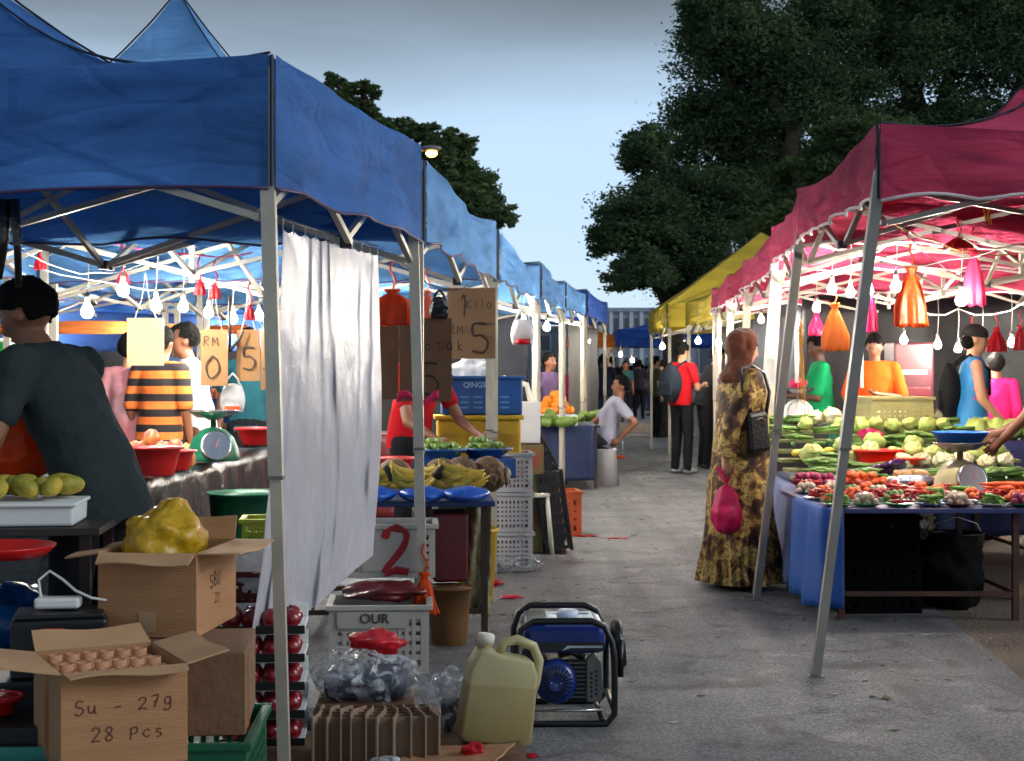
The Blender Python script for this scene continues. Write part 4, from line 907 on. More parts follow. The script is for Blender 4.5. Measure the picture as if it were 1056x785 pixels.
# ================================================================ black cloth table inside with scale and fruit
blk_cloth = C('black_tarp', 26, 28, 32, rough=.28, bump=.6, bscale=14, var=.2)
dark_top = MATS['dark_tabletop']
T1a = A(150, 198); T1b = A(283, 138)   # aisle side edge of the long table
dT = (T1b - T1a); LT = dT.length; rzT = math.atan2(dT.y, dT.x)
nT = Vector((-dT.y, dT.x, 0)).normalized(); cT = (T1a + T1b) / 2 + nT * .6
tbl = table('long table covered with shiny black plastic sheet behind the seller', cT, LT, 1.15, .75, dark_top, rz=rzT)
drape('shiny black plastic sheet hanging from the long table behind the seller', [T1a + nT * 1.15 - Vector((.0, .02, 0)), T1a, T1b], .752, .12, blk_cloth, seed=3, amp=.02, over=.10)
def onT(a, b_, z=.765):  # along 0..1, across metres from aisle edge
    q = T1a + dT * a + nT * b_; return Vector((q.x, q.y, z))
scale_thing('round weighing scale with a green housing on the black sheeted table', A(220, 168, .77), .3, C('scale_green', 20, 110, 80, rough=.35, coat=.3), k=1.0)
heapm = C('brown_lumps', 104, 70, 44, rough=.7, var=.3, scale=20)
tub('big red tub at the near end of the black sheeted table', A(157, 196, .77), .15, .15, c_red)
tub('smaller red tub beside the big one on the black sheeted table', A(178, 186, .77), .12, .11, c_red)
tub('red basin at the far end of the black sheeted table', A(268, 145, .80), .17, .12, c_red)
dr = fruit('dragon_fruit', 'pink dragon fruit heaped before the green scale', 'dragon fruit', .042, C('dragonfruit', 215, 30, 90, rough=.45, var=.2, scale=14, col2=srgb(220, 150, 60)), (1, 1, 1.25), 'dragon fruit before the scale', wob=.35)
q = onT(.24, .15); pile(dr, heap(q.x, q.y, .77, .18, .2, 34, .043))
ls = fruit('langsat', 'small yellow fruit heaped behind the green scale', 'fruit', .024, C('langsat', 190, 160, 70, rough=.5, var=.15, scale=9), group='yellow fruit on the black sheeted table')
q = onT(.38, .5); s1 = heap(q.x, q.y, .77, .3, .26, 130, .026); q = onT(.75, .4); s1 += heap(q.x, q.y, .77, .34, .28, 120, .026); pile(ls, s1)
q = A(185, 172, .77)
# blank and brown price cards hanging
def pcard(label, px0, py0, px1, py1, s, mat, txt=(), rz=0, th=.004, cord=True, tm=inkb):
    p = P((px0 + px1) / 2, py1, s); wd = (px1 - px0) / s; h = (py1 - py0) / s
    t = thing('price_card', label, 'price card', p, rz)
    MB().sheet(8, 8, lambda u, v: ((u - .5) * wd, .008 * math.sin(u * 3) * math.sin(v * 3), h * v)).build('board', mat, t, solid=th)
    for (tx, x, z, sz) in txt: scrawl(tx, sz * h * .8, tm, t, face_mtx((x * wd, -th / 2 - .010, z * h), (0, -1, 0)), .045)
    if cord: MB().tube([(-wd * .3, 0, h - .01), (-wd * .1, 0, h + .12), (0, 0, h + .28)], .002, 4).tube([(wd * .3, 0, h - .01), (wd * .1, 0, h + .12), (0, 0, h + .28)], .002, 4).build('string', cordm, t)
    return t
cream = C('cream_card', 168, 160, 124, rough=.8, var=.04); brn = C('brown_card', 140, 104, 68, rough=.9, var=.06, scale=4, bump=.15, bscale=30)
brn_d = C('brown_card_dark', 112, 84, 60, rough=.9, var=.08, scale=4)
pcard('blank cream card hanging below a lit bulb', 131, 328, 169, 377, 165, cream)
pcard('brown price card with a round zero beside the branch hook', 207, 340, 235, 398, 158, brn, (('O', 0, .35, .45), ('RM', -.1, .78, .2)))
pcard('brown price card with a five hanging right of the branch hook', 244, 340, 268, 393, 156, brn, (('5', .1, .45, .5),))
pcard('plain brown card partly behind the front pole', 269, 341, 290, 402, 150, brn, (('3', 0, .5, .4),))
hk = thing('branch_hook', 'dark forked hook hanging between the brown price cards', 'hook', P(237, 360, 157))
MB().tube([(-.17, 0, .04), (-.06, 0, .0), (0, 0, -.01), (.06, 0, .06), (.09, .01, .12)], [.006, .01, .012, .01, .006], 7).tube([(0, 0, -.01), (0, 0, .35)], .01, 7).build('hook_arm', C('dark_wood', 40, 32, 26, rough=.8), hk, True)
def tote(label, px, py, s, w, h, mat, stripe=None, rz=0):
    t = thing('carrier_bag', label, 'carrier bag', P(px, py, s), rz)
    def fn(u, v):
        a = u * 2 * PI; k = (.8 + .25 * math.sin(PI * v)) ; return (w / 2 * k * math.copysign(abs(math.cos(a)) ** .6, math.cos(a)) * (1 - .18 * v), w * .17 * k * math.sin(a) + .01 * noise.noise(Vector((a, v * 4, px))), -h + h * v + .01 * math.sin(a * 3) * v)
    MB().sheet(36, 14, fn).build('bag', mat, t, True, solid=.001)
    MB().tube([(-w * .28, 0, -.01), (-w * .2, 0, h * .22), (0, 0, h * .42), (w * .2, 0, h * .22), (w * .28, 0, -.01)], .007, 6).build('handle', mat, t, True)
    if stripe: MB().lathe([(.0, -h), (w * .3, -h + .001), (w * .34, -h + h * .22)], 20).build('content', stripe, t, True)
    return t
tote('white carrier bag with orange drink inside hanging on the forked hook', 240, 397, 156, .17, .18, pl_milk, pl_or)
tote('white carrier bag with a red lower half hanging before the brightest bulb', 539, 330, 150, .17, .17, C('bag_white', 220, 220, 222, rough=.4, trans=.4), pl_red)
tote('black carrier bag hanging beside the price board of the banana stall', 453, 308, 205, .10, .10, pl_blk)
# dark strap bag hanging at far upper left
solo('strap', 'black strap loop hanging from the frame above the seller', 'strap', P(14, 215, 305), MB().tube([(-.03, 0, .03), (-.035, 0, -.1), (-.05, 0, -.24)], [.018, .022, .012], 6).tube([(0, 0, .03), (.012, 0, -.1), (.018, 0, -.27)], [.02, .014, .012], 6), pl_blk, smooth=True)
OBG = 'orange bag bundles hanging on the left side'
bundle('bag_bundle', 'orange bag bundle hanging beside the white curtain', P(405, 298, 222), .17, .17, pl_or, OBG, 1, blunt=.25)
bundle('bag_bundle', 'paler orange bag bundle behind the second pole', P(441, 300, 190), .17, .09, C('orange_pale', 238, 120, 90, rough=.4, trans=.4), OBG, 3)
for i, (px, py) in enumerate([(127, 277), (41, 262), (206, 288), (222, 292), (258, 314)]):
    bundle('bag_bundle', 'small red bag knotted on the cord ' + ['over the highest bulb', 'at the upper corner over the seller', 'over the bulb beyond the cream card', 'between two bulbs before the price cards', 'over the bulb nearest the pole'][i], P(px, py, 180), .09, .06, pl_red, 'small red bags knotted on bulb cords', i)
# price boards on the banana stall
pcard('dark brown price board, hanging lowest above the bananas, reading 5', 412, 328, 466, 414, 205, brn_d, (('1 Kotak', .1, .68, .17), ('5', .12, .28, .44)), cord=False)
pcard('dark brown board half hidden behind the white curtain', 382, 332, 411, 412, 214, brn_d, (), cord=False)
pcard('large brown price board reading 1 Kilo 5 beside the blue crate', 461, 297, 511, 370, 180, C('board_mid', 140, 108, 78, rough=.9, var=.06, scale=4), (('1', -.18, .75, .36), ('Kilo', .18, .78, .16), ('5', .22, .30, .48), ('RM', -.3, .4, .14)))
# ================================================================ banana stall
bt = table('table of the banana stall with a blue edge', A(438, 200, 0) + Vector((-.16, 0, 0)), 1.0, .95, .68, C('blue_tabletop', 20, 50, 110, rough=.5), rz=.06)
TB = A(438, 200, 0)
bm_ = C('banana_skin', 232, 190, 62, rough=.5, var=.1, scale=7, col2=srgb(190, 172, 66)); bt_ = C('banana_tip', 60, 52, 28, rough=.7)
def banana_bunch(label, n=7, seed=0):
    t = thing('banana_bunch', label, 'bananas', (0, 0, 0), 0, 'banana bunches on the blue bags'); rnd = random.Random(seed)
    for k in range(n):
        row = k // 4; c_ = k % 4; R_ = .072 + rnd.uniform(-.006, .008) - .006 * row; fan = (c_ - 1.5) * .34 + rnd.uniform(-.08, .08)
        pts = []; rad = []
        for j in range(9):
            u = j / 8; ph = math.radians(-78 + u * (112 + rnd.uniform(-4, 4)))
            x = R_ * 1.25 * (math.sin(ph) + .98); z = R_ * (1 - math.cos(ph)) + .024 + row * .034 + .012 * c_
            y = x * math.sin(fan) * .75; x = x * math.cos(fan) - .09
            pts.append((x, y - .012 * c_, z)); rad.append([.006, .010, .0165, .0195, .0205, .0195, .016, .009, .003][j])
        MB().tube(pts, rad, 6).build('banana', bm_, t, True)
    MB().tube([(-.115, 0, .115), (-.09, 0, .085), (-.075, 0, .06)], [.012, .02, .024], 8).build('stalk', bt_, t, True)
    return t
def blue_bag_pad(loc, label, w=.15):
    o = MB().ell((0, 0, .035), (w, .12, .042), 28, 14, wob=.15, seed=2).build('blue_bag', C('blue_pad', 22, 92, 200, rough=.25, coat=.5, bump=.5, bscale=14), None, True); o.location = loc; return tag(o, label, 'plastic bag', 'blue bags under the bananas')
for i, (px, lab) in enumerate([(385, 'shiny blue bag under the bananas beside the curtain'), (436, 'shiny blue bag under the bananas at the second pole'), (480, 'shiny blue bag under the rightmost bananas')]):
    blue_bag_pad(A(px, 212, .682) + Vector((0, 0, 0)), lab, .115)
BBn = [(396, 206, -.1, 'banana bunch beside the curtain'), (434, 205, 2.5, 'banana bunch right behind the second pole'), (424, 208, .3, 'banana bunch just left of the second pole'), (478, 206, -.25, 'large front banana bunch nearest the aisle'), (493, 198, .2, 'rear banana bunch nearest the aisle'), (462, 198, .5, 'banana bunch lying behind the front ones'), (408, 198, .2, 'rear banana bunch beside the curtain')]
for i, (px, s, r_, lab) in enumerate(BBn):
    o = banana_bunch(lab, 7 if i != 3 else 8, i); o.location = A(px, s, .722 - (.025 if s < 200 else 0)); o.rotation_euler = (.12, -.05, r_); o.scale = (1.15,) * 3
# brown spiky bundles behind bananas: tied longan bunches
lg = C('longan', 112, 88, 68, rough=.8, var=.3, scale=30)
for i, (px, s) in enumerate([(407, 188), (455, 187), (476, 184), (503, 183)]):
    mb = MB(); rnd = random.Random(i)
    for k in range(170):
        d_ = Vector((rnd.gauss(0, 1), rnd.gauss(0, 1), abs(rnd.gauss(0, 1)))).normalized()
        mb.ell(tuple(Vector((d_.x * .105, d_.y * .085, d_.z * .085)) * rnd.uniform(.85, 1)), .0125, 6, 4)
    o = mb.build('fruit_bunch', lg, None, True); o.location = A(px, s, .69); o.scale = (1.15, 1, 1.5); tag(o, ['brown longan bunch beside the curtain', 'brown longan bunch just behind the second pole', 'brown longan bunch above the middle bananas', 'brown longan bunch nearest the aisle'][i], 'longan bunch', 'longan bunches behind the bananas')
    MB().ell((0, 0, .03), (.09, .07, .07)).build('core', lg, o, True)
lime = fruit('lime', 'pale green lime heaped in a blue basin', 'lime', .021, C('lime_skin', 112, 140, 60, rough=.45, var=.12, scale=10), group='limes in the blue basins')
sp = []
for i, (px, s) in enumerate([(455, 172), (501, 170)]):
    q = A(px, s, .80); tub(['blue basin of limes behind the second pole', 'blue basin of limes nearest the aisle'][i], q, .15, .055, c_blue, 'blue basins of limes', name='basin', taper=.7); sp += heap(q.x, q.y, q.z + .02, .13, .11, 55, .022)
pile(lime, sp)
solo('shelf_box', 'low box raising the two blue basins of limes', 'box', A(478, 171, .681), MB().box(0, 0, .058, .62, .26, .116), c_blue, .06, bevel=.006)
mg2 = fruit('papaya', 'green and violet papaya lying between the bananas and limes', 'papaya', .04, C('papaya_skin', 90, 120, 50, rough=.5, var=.3, scale=7, col2=srgb(130, 100, 110)), (1.7, 1, 1), 'green papayas among the bananas')
pile(mg2, [tuple(A(px, 178, .722)) for px in (424, 432, 440, 487, 520, 512)])
tub('red tub on the banana stall beside the curtain', A(404, 178, .69), .13, .13, c_red)
# containers behind
yc = thing('yellow_container', 'large yellow plastic container under the blue crate', 'container', A(493, 152, .70), .08)
MB().prism([(-.28, -.16), (.28, -.16), (.28, .16), (-.28, .16)], 0, .30).build('bin', c_yel, yc, bevel=.02); MB().box(0, 0, .31, .60, .36, .03).build('rim', c_yel, yc, bevel=.008); MB().box(0, -.165, .2, .5, .012, .02).build('rib', c_yel, yc)
solo('storage_box', 'dark box under the large yellow container', 'box', A(493, 150, 0), MB().box(0, .02, .35, .56, .36, .698), MATS['dark_storage'], .08, bevel=.006)
bcr = thing('blue_crate', 'blue crate with slots and white lettering on top of the yellow container', 'crate', A(496, 152, 1.027), .08)
MB().prism([(-.27, -.15), (.27, -.15), (.27, .15), (-.27, .15)], 0, .25).build('shell', c_blue, bcr, bevel=.012); MB().box(0, 0, .25, .58, .34, .022).build('rim', c_blue, bcr, bevel=.005)
sl = MB(); [sl.box(-.12 + .09 * a, -.1515, .05 + .035 * b_, .06, .004, .012) for a in range(4) for b_ in range(3)]; sl.build('slot', C('slot_pale', 80, 130, 180), bcr)
text('QINGSEN', .05, C('crate_letter', 150, 190, 225), bcr, face_mtx((-.02, -.1535, .20), (0, -1, 0)))
o = MB().ell((0, 0, .05), (.13, .1, .09), 24, 14, wob=.5, seed=31).build('plastic_bag', pl_milk, None, True); o.location = A(487, 152, 1.27); tag(o, 'white bag crumpled on top of the blue crate', 'plastic bag'); crumple(o, .04, .06)
# seller-side chair back, hanging white shirt-like bags
chm = C('chair_white', 200, 198, 185, rough=.4)
chr_ = thing('plastic_chair', 'white plastic chair back standing beside the blue crate', 'chair', A(530, 142, .0), .3)
MB().box(0, 0, .43, .42, .42, .03).build('seat', chm, chr_, bevel=.01)
for a in (-1, 1):
    for b_ in (-1, 1): MB().tube([(a * .19, b_ * .19, .42), (a * .22, b_ * .22, 0)], .018, 8).build('leg', chm, chr_, True)
MB().tube([(-.2, .2, .44), (-.21, .22, 1.05), (-.17, .225, 1.22), (0, .23, 1.27), (.17, .225, 1.22), (.21, .22, 1.05), (.2, .2, .44)], .022, 8).tube([(-.07, .215, .6), (-.07, .23, 1.25)], .014, 8).tube([(.07, .215, .6), (.07, .23, 1.25)], .014, 8).build('backrest', chm, chr_, True)
MB().box(0, -.05, .60, .24, .2, .3).build('storage_tin', c_white, None, bevel=.01)
o = bpy.data.objects['storage_tin']; o.location = A(540, 141, .35); tag(o, 'white tin resting beside the plastic chair', 'tin')
solo('drinks_carton', 'red and green drinks cartons stacked under the white tin', 'cartons', A(540, 141, 0), MB().box(0, 0, .4, .26, .3, .78), M('carton_red_green', srgb(150, 22, 34), rough=.5, var=.1, scale=5, col2=srgb(20, 110, 60), stretch=(3, 3, 1)), .1, bevel=.006)
# under the banana stall
cg = crate('grey crate with OUR lettering on the ground under the banana stall', A(392, 233, .0) , .43, .34, .30, c_grey, .06, 12, 5, bar=.6)
MB().box(-.03, -.181, .24, .3, .004, .07).build('name_panel', c_grey, cg); text('OUR', .06, inkb, cg, face_mtx((-.02, -.1855, .245), (0, -1, 0)))
ob = MB().ell((0, 0, 0), (.18, .14, .04), 26, 12, wob=.4, seed=41).build('plastic_bag', C('dark_red_bag', 90, 12, 24, rough=.3, bump=.6, bscale=18), None, True); ob.location = A(396, 232, .335); tag(ob, 'dark red bags lying on the grey crate', 'plastic bag'); crumple(ob, .03)
cw = crate('pale grey crate with a red painted 2, above the dark red bags', A(404, 222, .375), .40, .30, .24, c_grey, .06, 11, 5, bar=.6)
MB().box(0, -.1605, .12, .26, .003, .18).build('paint_panel', c_grey, cw); scrawl('2', .19, C('red_paint', 160, 24, 36), cw, face_mtx((.04, -.164, .13), (0, -1, 0)), .09)
solo('dark_box', 'dark red plastic box under the right end of the banana table', 'box', A(463, 208, .29), MB().prism([(-.085, -.16), (.085, -.16), (.09, .16), (-.09, .16)], 0, .33), c_maroon, .1, bevel=.012)
tub('brown waste basket standing under the dark red box', A(463, 214, .0), .1, .28, c_brown, name='waste_basket', taper=.85)
solo('waste_bin', 'yellow bin at the corner of the banana stall', 'bin', A(490, 182, 0), MB().lathe([(.085, 0), (.1, .01), (.125, .40), (.135, .41), (.135, .43), (.12, .425), (.1, .05)], 24), c_yel, smooth=True)
o = MB().sheet(14, 20, lambda u, v: ((u - .5) * .14, .03 * math.sin(u * 9 + v * 4) + .02 * noise.noise(Vector((u * 6, v * 6, 0))), -.55 * v + .03 * math.sin(u * 12)))
solo('torn_plastic', 'torn cream plastic strips hanging off the banana table corner', 'plastic strips', A(492, 205, .66), o, C('torn_cream', 196, 186, 150, rough=.6, bump=.9, bscale=30, col2=srgb(120, 100, 60), scale=20), 0, solid=.002, smooth=True)
# pink and orange ribbons tied on the second pole
o = MB().sheet(20, 8, lambda u, v: ((u - .5) * .19, .012 * math.sin(v * 6.28), .018 * math.cos(v * 6.28) * (.6 + abs(u - .5)) + .02 * math.sin(u * 8)))
solo('ribbon', 'pink plastic ribbon knotted round the second pole', 'ribbon', P(431, 411, 226), o, pl_pink, .1, smooth=True, solid=.002)
bundle('ribbon', 'orange plastic ribbon hanging low on the second pole', P(438, 590, 229), .19, .12, pl_or, cat='ribbon', blunt=1.0, d=.05)
# white crates, black crates by the aisle
WG = 'white crates stacked at the aisle edge'
for k in range(3):
    crate(['bottom', 'middle', 'top'][k] + ' white crate of the stack at the aisle edge', A(526, 154, k * .262), .27, .36, .255, c_white, .08, 8, 6, group=WG, bar=.6)
rt_ = fruit('rambutan', 'red fruit showing through the top white crate', 'fruit', .026, C('rambutan', 205, 40, 30, rough=.6, var=.25, scale=20), group='red fruit in the top white crate'); q = A(526, 154); pile(rt_, heap(q.x, q.y, .54, .11, .15, 60, .027))
o = MB().ell((0, 0, .05), (.2, .12, .06), 26, 14, wob=.5, seed=51).build('plastic_bag', pl_clear, None, True); o.location = G(527, 590); tag(o, 'clear plastic bags lying at the foot of the white crates', 'plastic bag'); crumple(o, .05, .06)
bk = crate('black crate standing on its side against the white crates', A(563, 143, .36), .56, .38, .2, c_black, 0, 7, 5, bar=.6); bk.rotation_euler = (0, math.radians(82), .1); bk.location = A(554, 141, .30)
bk2 = crate('black crate leaning above the other black crate', A(560, 140, .6), .36, .34, .10, c_black, 0, 6, 4, bar=.6); bk2.rotation_euler = (0, math.radians(62), .1); bk2.location = A(549, 138, .74)
wc = crate('orange wooden crate behind the black crates at the aisle edge', A(584, 127, 0), .2, .34, .36, C('orange_wood', 165, 70, 30, rough=.7, var=.3), .1, 3, 4, bar=.75)
# litter on the asphalt
for i, (px, py, r, m_, lab) in enumerate([(510, 605, (.05, .045, .018), pl_red, 'crumpled red plastic on the asphalt nearest the banana stall'), (527, 618, (.065, .03, .010), C('pink_red_litter', 190, 40, 70, rough=.4), 'flattened pink plastic on the asphalt behind the generator'), (604, 554, (.10, .03, .006), pl_red, 'strip of red plastic lying along the aisle'), (636, 556, (.09, .03, .005), C('pink_red_litter', 190, 40, 70), 'thin pink plastic strip lying farther out in the aisle'), (548, 782, (.03, .02, .006), pl_red, 'tiny red scrap in front of the generator')]):
    o = MB().ell((0, 0, r[2]), r, 22, 10, wob=.7, seed=60 + i).build('plastic_scrap', m_, None, True); o.location = G(px, py) + Vector((0, 0, .004)); tag(o, lab, 'litter'); crumple(o, .012, .03)
o = MB().tube([(-.05, 0, .01), (0, .015, .016), (.05, 0, .012)], [.004, .015, .004], 6); solo('banana', 'single small banana dropped on the asphalt', 'banana', G(495, 622) + Vector((0, 0, .004)), o, bm_, .3, smooth=True)
# ================================================================ far left stalls beside the aisle
navy = C('navy_cloth', 30, 48, 88, rough=.7, var=.15, bump=.3, bscale=10)
ft = table('fruit table with a navy cloth beside the aisle', A(572, 88, 0), .84, 1.4, .72, dark_top, rz=.12)
c0 = A(572, 88); fx0, fx1, fy0, fy1 = c0.x - .43, c0.x + .41, c0.y - .72, c0.y + .7
drape('navy cloth hanging round the fruit table beside the aisle', [(fx0, fy0), (fx1, fy0), (fx1 + .1, fy1)], .722, .10, navy, seed=8, amp=.02)
orr = fruit('orange', 'bright orange heaped on the table with the navy cloth', 'orange', .042, C('orange_skin', 245, 140, 20, rough=.45, var=.08), group='oranges on the far fruit table')
q = A(572, 92); pile(orr, heap(q.x, q.y, .86, .19, .3, 90, .043))
wm = fruit('cabbage', 'pale green melon in front of the oranges', 'melon', .06, C('melon_skin', 100, 128, 52, rough=.5, var=.25, scale=8), (1.3, 1, .9), 'green melons on the far fruit table')
wm.name = 'melon'; q = A(578, 95); pile(wm, heap(q.x, q.y, .73, .2, .2, 12, .06) + [tuple(A(607, 84, .76 + .04 * (k % 2)) + Vector((.05 * k - .1, .1 * (k % 3), 0))) for k in range(6)])
solo('fruit_board', 'pale board holding the oranges up', 'board', A(572, 92, .73), MB().box(0, 0, .063, .42, .7, .12), foam, .1, bevel=.004)
o = MB().ell((0, 0, 0), (.13, .12, .13), 30, 18, wob=.25, seed=71).build('plastic_bag', pl_lblue, None, True); o.location = A(604, 82, .58); tag(o, 'light blue plastic bag hanging off the fruit table', 'plastic bag'); crumple(o, .04, .07)
solo('foam_box', 'white foam box on the asphalt beside the fruit table', 'foam box', A(610, 74, 0), MB().box(0, 0, .11, .42, .34, .22).box(0, 0, .228, .44, .36, .016), foam, .1, bevel=.01)
o = thing('folded_trolley', 'folded trolley with orange handle lying by the seated man', 'trolley', G(634, 474)); MB().tube([(-.1, 0, .05), (.12, 0, .05), (.12, .1, .28), (-.1, .1, .38), (-.1, 0, .05)], .014, 6).build('frame', chrome, o, True); MB().box(.02, -.02, .04, .26, .1, .04).build('handle', pl_or, o, bevel=.006)
# dark tarpaulin backdrops close the stalls
tarp = C('dark_tarp', 24, 28, 36, rough=.7, var=.35, scale=2.0, bump=.4, bscale=8, col2=srgb(44, 52, 66))
def backdrop(label, a, b_, z0, z1, mat=tarp, seed=0):
    a, b_ = Vector((*a, 0)), Vector((*b_, 0)); n = (b_ - a).cross(Vector((0, 0, 1))).normalized(); L_ = (b_ - a).length
    def fn(u, v):
        q = a.lerp(b_, u) - a + n * (.04 * math.sin(u * L_ * 5 + seed) + .03 * noise.noise(Vector((u * L_ * 2, v * 3, seed)))); return (q.x, q.y, z0 + (z1 - z0) * v - .05 * math.sin(u * L_ * 1.2) ** 2 * v)
    o = MB().sheet(int(L_ * 14), 10, fn).build('tarpaulin', mat, None, True, solid=.003); o.location = a; return tag(o, label, 'tarpaulin')
backdrop('dark tarpaulin closing the far side of the inner blue tents', (-8, 21.2), (.2, 19.9), 0, 2.2, seed=1)
backdrop('blue tarpaulin strip over the inner stalls behind the bulbs', (-7.5, 17.3), (-2.7, 16.9), 1.55, 2.0, fabric('tarp_blue', (.03, .08, .25)), 2)
backdrop('orange striped awning strip in front of the inner stalls', (-7.0, 16.4), (-2.75, 16.1), 1.72, 1.86, fabric('tarp_orange', (.55, .16, .04)), 3)
backdrop('grey plastic curtain hanging in the stall beyond the oranges', (.75, 19.6), (1.25, 22.9), .3, 2.0, C('grey_curtain', 88, 84, 80, rough=.6, var=.25, scale=6, stretch=(1, 1, .1)), 5)
# inner stall counters so the depth of the block is filled with goods
for i, (px, s, w_, lab, col) in enumerate([(60, 112, 2.2, 'low counter heaped with brown fruit behind the seller', c_blue), (230, 118, 1.2, 'counter with a brown heap behind the price cards', c_green), (330, 120, 1.6, 'counter with a red heap behind the white curtain', c_maroon)]):
    p = A(px, s, 0); table(lab, p, w_, .8, .8, dark_top)
    drape('cloth hanging from the ' + lab.replace('low ', ''), [(p.x - w_ / 2, p.y - .41), (p.x + w_ / 2, p.y - .41)], .802, .1, col, seed=i)
nb = fruit('potato', 'small brown fruit heaped on an inner counter', 'fruit', .035, C('brown_fruit', 150, 110, 60, rough=.7, var=.2, scale=8), group='brown fruit on the inner counters')
sp = []
for px, s, n_ in ((60, 112, 120), (230, 118, 90), (330, 120, 60)): q = A(px, s); sp += heap(q.x, q.y, .81, .6, .3, n_, .037)
pile(nb, sp)
# small goods piled on the inner side
um = thing('umbrella', 'green umbrella tilted behind the seller', 'umbrella', P(-6, 385, 130)); 
MB().lathe([(0, .28), (.2, .22), (.38, .1), (.46, 0), (.44, 0), (.36, .09), (0, .26)], 8).build('canopy', C('umbrella_green', 30, 175, 70, rough=.5, trans=.35), um); MB().tube([(0, 0, .3), (0, 0, -.5)], .008, 6).build('shaft', chrome, um); um.rotation_euler = (.3, .5, 0)

# clutter on the inner stalls: boxes and bags of goods in many colours
rc = random.Random(12); cols = [(c_red, 'red'), (c_yel, 'yellow'), (pl_or, 'orange'), (c_blue, 'blue'), (c_green, 'green'), (foam, 'white'), (pl_pink, 'pink'), (card, 'brown')]
spot = ['behind the seller', 'past the head of the seller', 'below the far orange awning', 'behind the pink shopper', 'under the blank cream card', 'behind the striped shopper', 'beside the orange apron', 'behind the round zero card', 'behind the white carrier bag', 'under the five card', 'behind the green scale', 'beside the front pole', 'behind the curtain edge', 'behind the curtain']
for i in range(12):
    px = 10 + i * 24 + rc.uniform(-6, 6); s = rc.uniform(96, 118); m_, cn = cols[(i * 3) % 8]; q = A(px, s, .80); w_ = rc.uniform(.25, .4); hh = rc.uniform(.2, .36)
    t = thing('goods_box', cn + ' box of goods on an inner counter, ' + spot[i], 'box', q, rc.uniform(-.2, .2), 'boxes of goods on the inner counters')
    MB().prism([(-w_ / 2, -.14), (w_ / 2, -.14), (w_ / 2, .14), (-w_ / 2, .14)], 0, hh).build('shell', m_, t, bevel=.012); MB().box(0, 0, hh, w_ + .03, .31, .022).build('rim', m_, t, bevel=.004)
    mb = MB(); [mb.ell((rc.uniform(-w_ / 2.4, w_ / 2.4), rc.uniform(-.11, .11), hh + .03 + .03 * (k % 2)), .035, 8, 6) for k in range(18)]
    c2 = mb.build('goods', [orr, ls, nb, ap, dr][i % 5].data.materials[0], t, True); c2['kind'] = 'stuff'
table('long inner counter running under the boxes of goods', A(165, 103, 0), 3.2, 1.5, .79, dark_top)
# ================================================================ right stall
blue_cloth = C('blue_tarp_cloth', 32, 84, 165, rough=.55, var=.12, scale=3, bump=.4, bscale=9, trans=.1); purple_cloth = C('faded_blue_cloth', 92, 104, 150, rough=.7, var=.15, bump=.3, bscale=9)
TZ = .60
X0, X1, Y0, Y1 = 1.62, 2.78, 8.08, 9.35
tr_ = table('low table crowded with plates of vegetables under the nearest pink tent', ((X0 + X1) / 2, (Y0 + Y1) / 2, 0), X1 - X0, Y1 - Y0, TZ, C('table_blue', 50, 60, 110, rough=.5), C('rusty_leg', 78, 46, 36, rough=.7, var=.3), t_in=.12)
drape('bright blue plastic cloth down the aisle side of the vegetable table', [(X0 - .01, Y0 + .75), (X0 - .01, Y0 - .01), (X0 + .10, Y0 - .02)], TZ, .08, blue_cloth, seed=11, amp=.028, over=.05)
drape('faded blue cloth hanging beside the woman in the headscarf', [(1.80, 10.7), (X0 + .02, Y0 + .80)], TZ, .06, purple_cloth, seed=12, amp=.03, over=.05)
tr2 = table('sloping back table of leafy vegetables behind the plates', (2.65, 10.45, 0), 1.75, 2.1, .58, MATS['table_blue'], MATS['rusty_leg'], t_in=.12)
# things under the table
crate('black crate in the shade under the vegetable table, at the front', (2.0, 8.65, 0), .42, .5, .3, C('black_deep_shade', 7, 7, 8, rough=.9, spec=.1), .05, 7, 5, bar=.8)  # deep shade under the table put into this near-black of crates and bag
crate('black crate under the vegetable table, stacked on another', (2.02, 8.68, .305), .4, .46, .22, MATS['black_deep_shade'], .0, 7, 4, bar=.8)
o = MB().ell((0, 0, .2), (.22, .25, .21), 28, 18, wob=.35, seed=81).build('plastic_bag', MATS['black_deep_shade'], None, True); o.location = (2.42, 8.7, 0); tag(o, 'bulging black bag under the vegetable table beside the leg', 'plastic bag'); crumple(o, .05, .08)
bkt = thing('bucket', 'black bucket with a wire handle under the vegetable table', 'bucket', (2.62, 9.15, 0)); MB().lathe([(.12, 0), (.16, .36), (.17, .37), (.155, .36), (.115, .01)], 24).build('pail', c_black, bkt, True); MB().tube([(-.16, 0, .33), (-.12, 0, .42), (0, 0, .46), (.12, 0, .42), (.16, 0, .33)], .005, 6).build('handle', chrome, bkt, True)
backdrop('black sheet added as deep shade behind the vegetable table legs', (1.72, 9.6), (2.55, 9.5), 0, .56, pl_blk, 6)  # black sheet added to stand in for the shade under the table
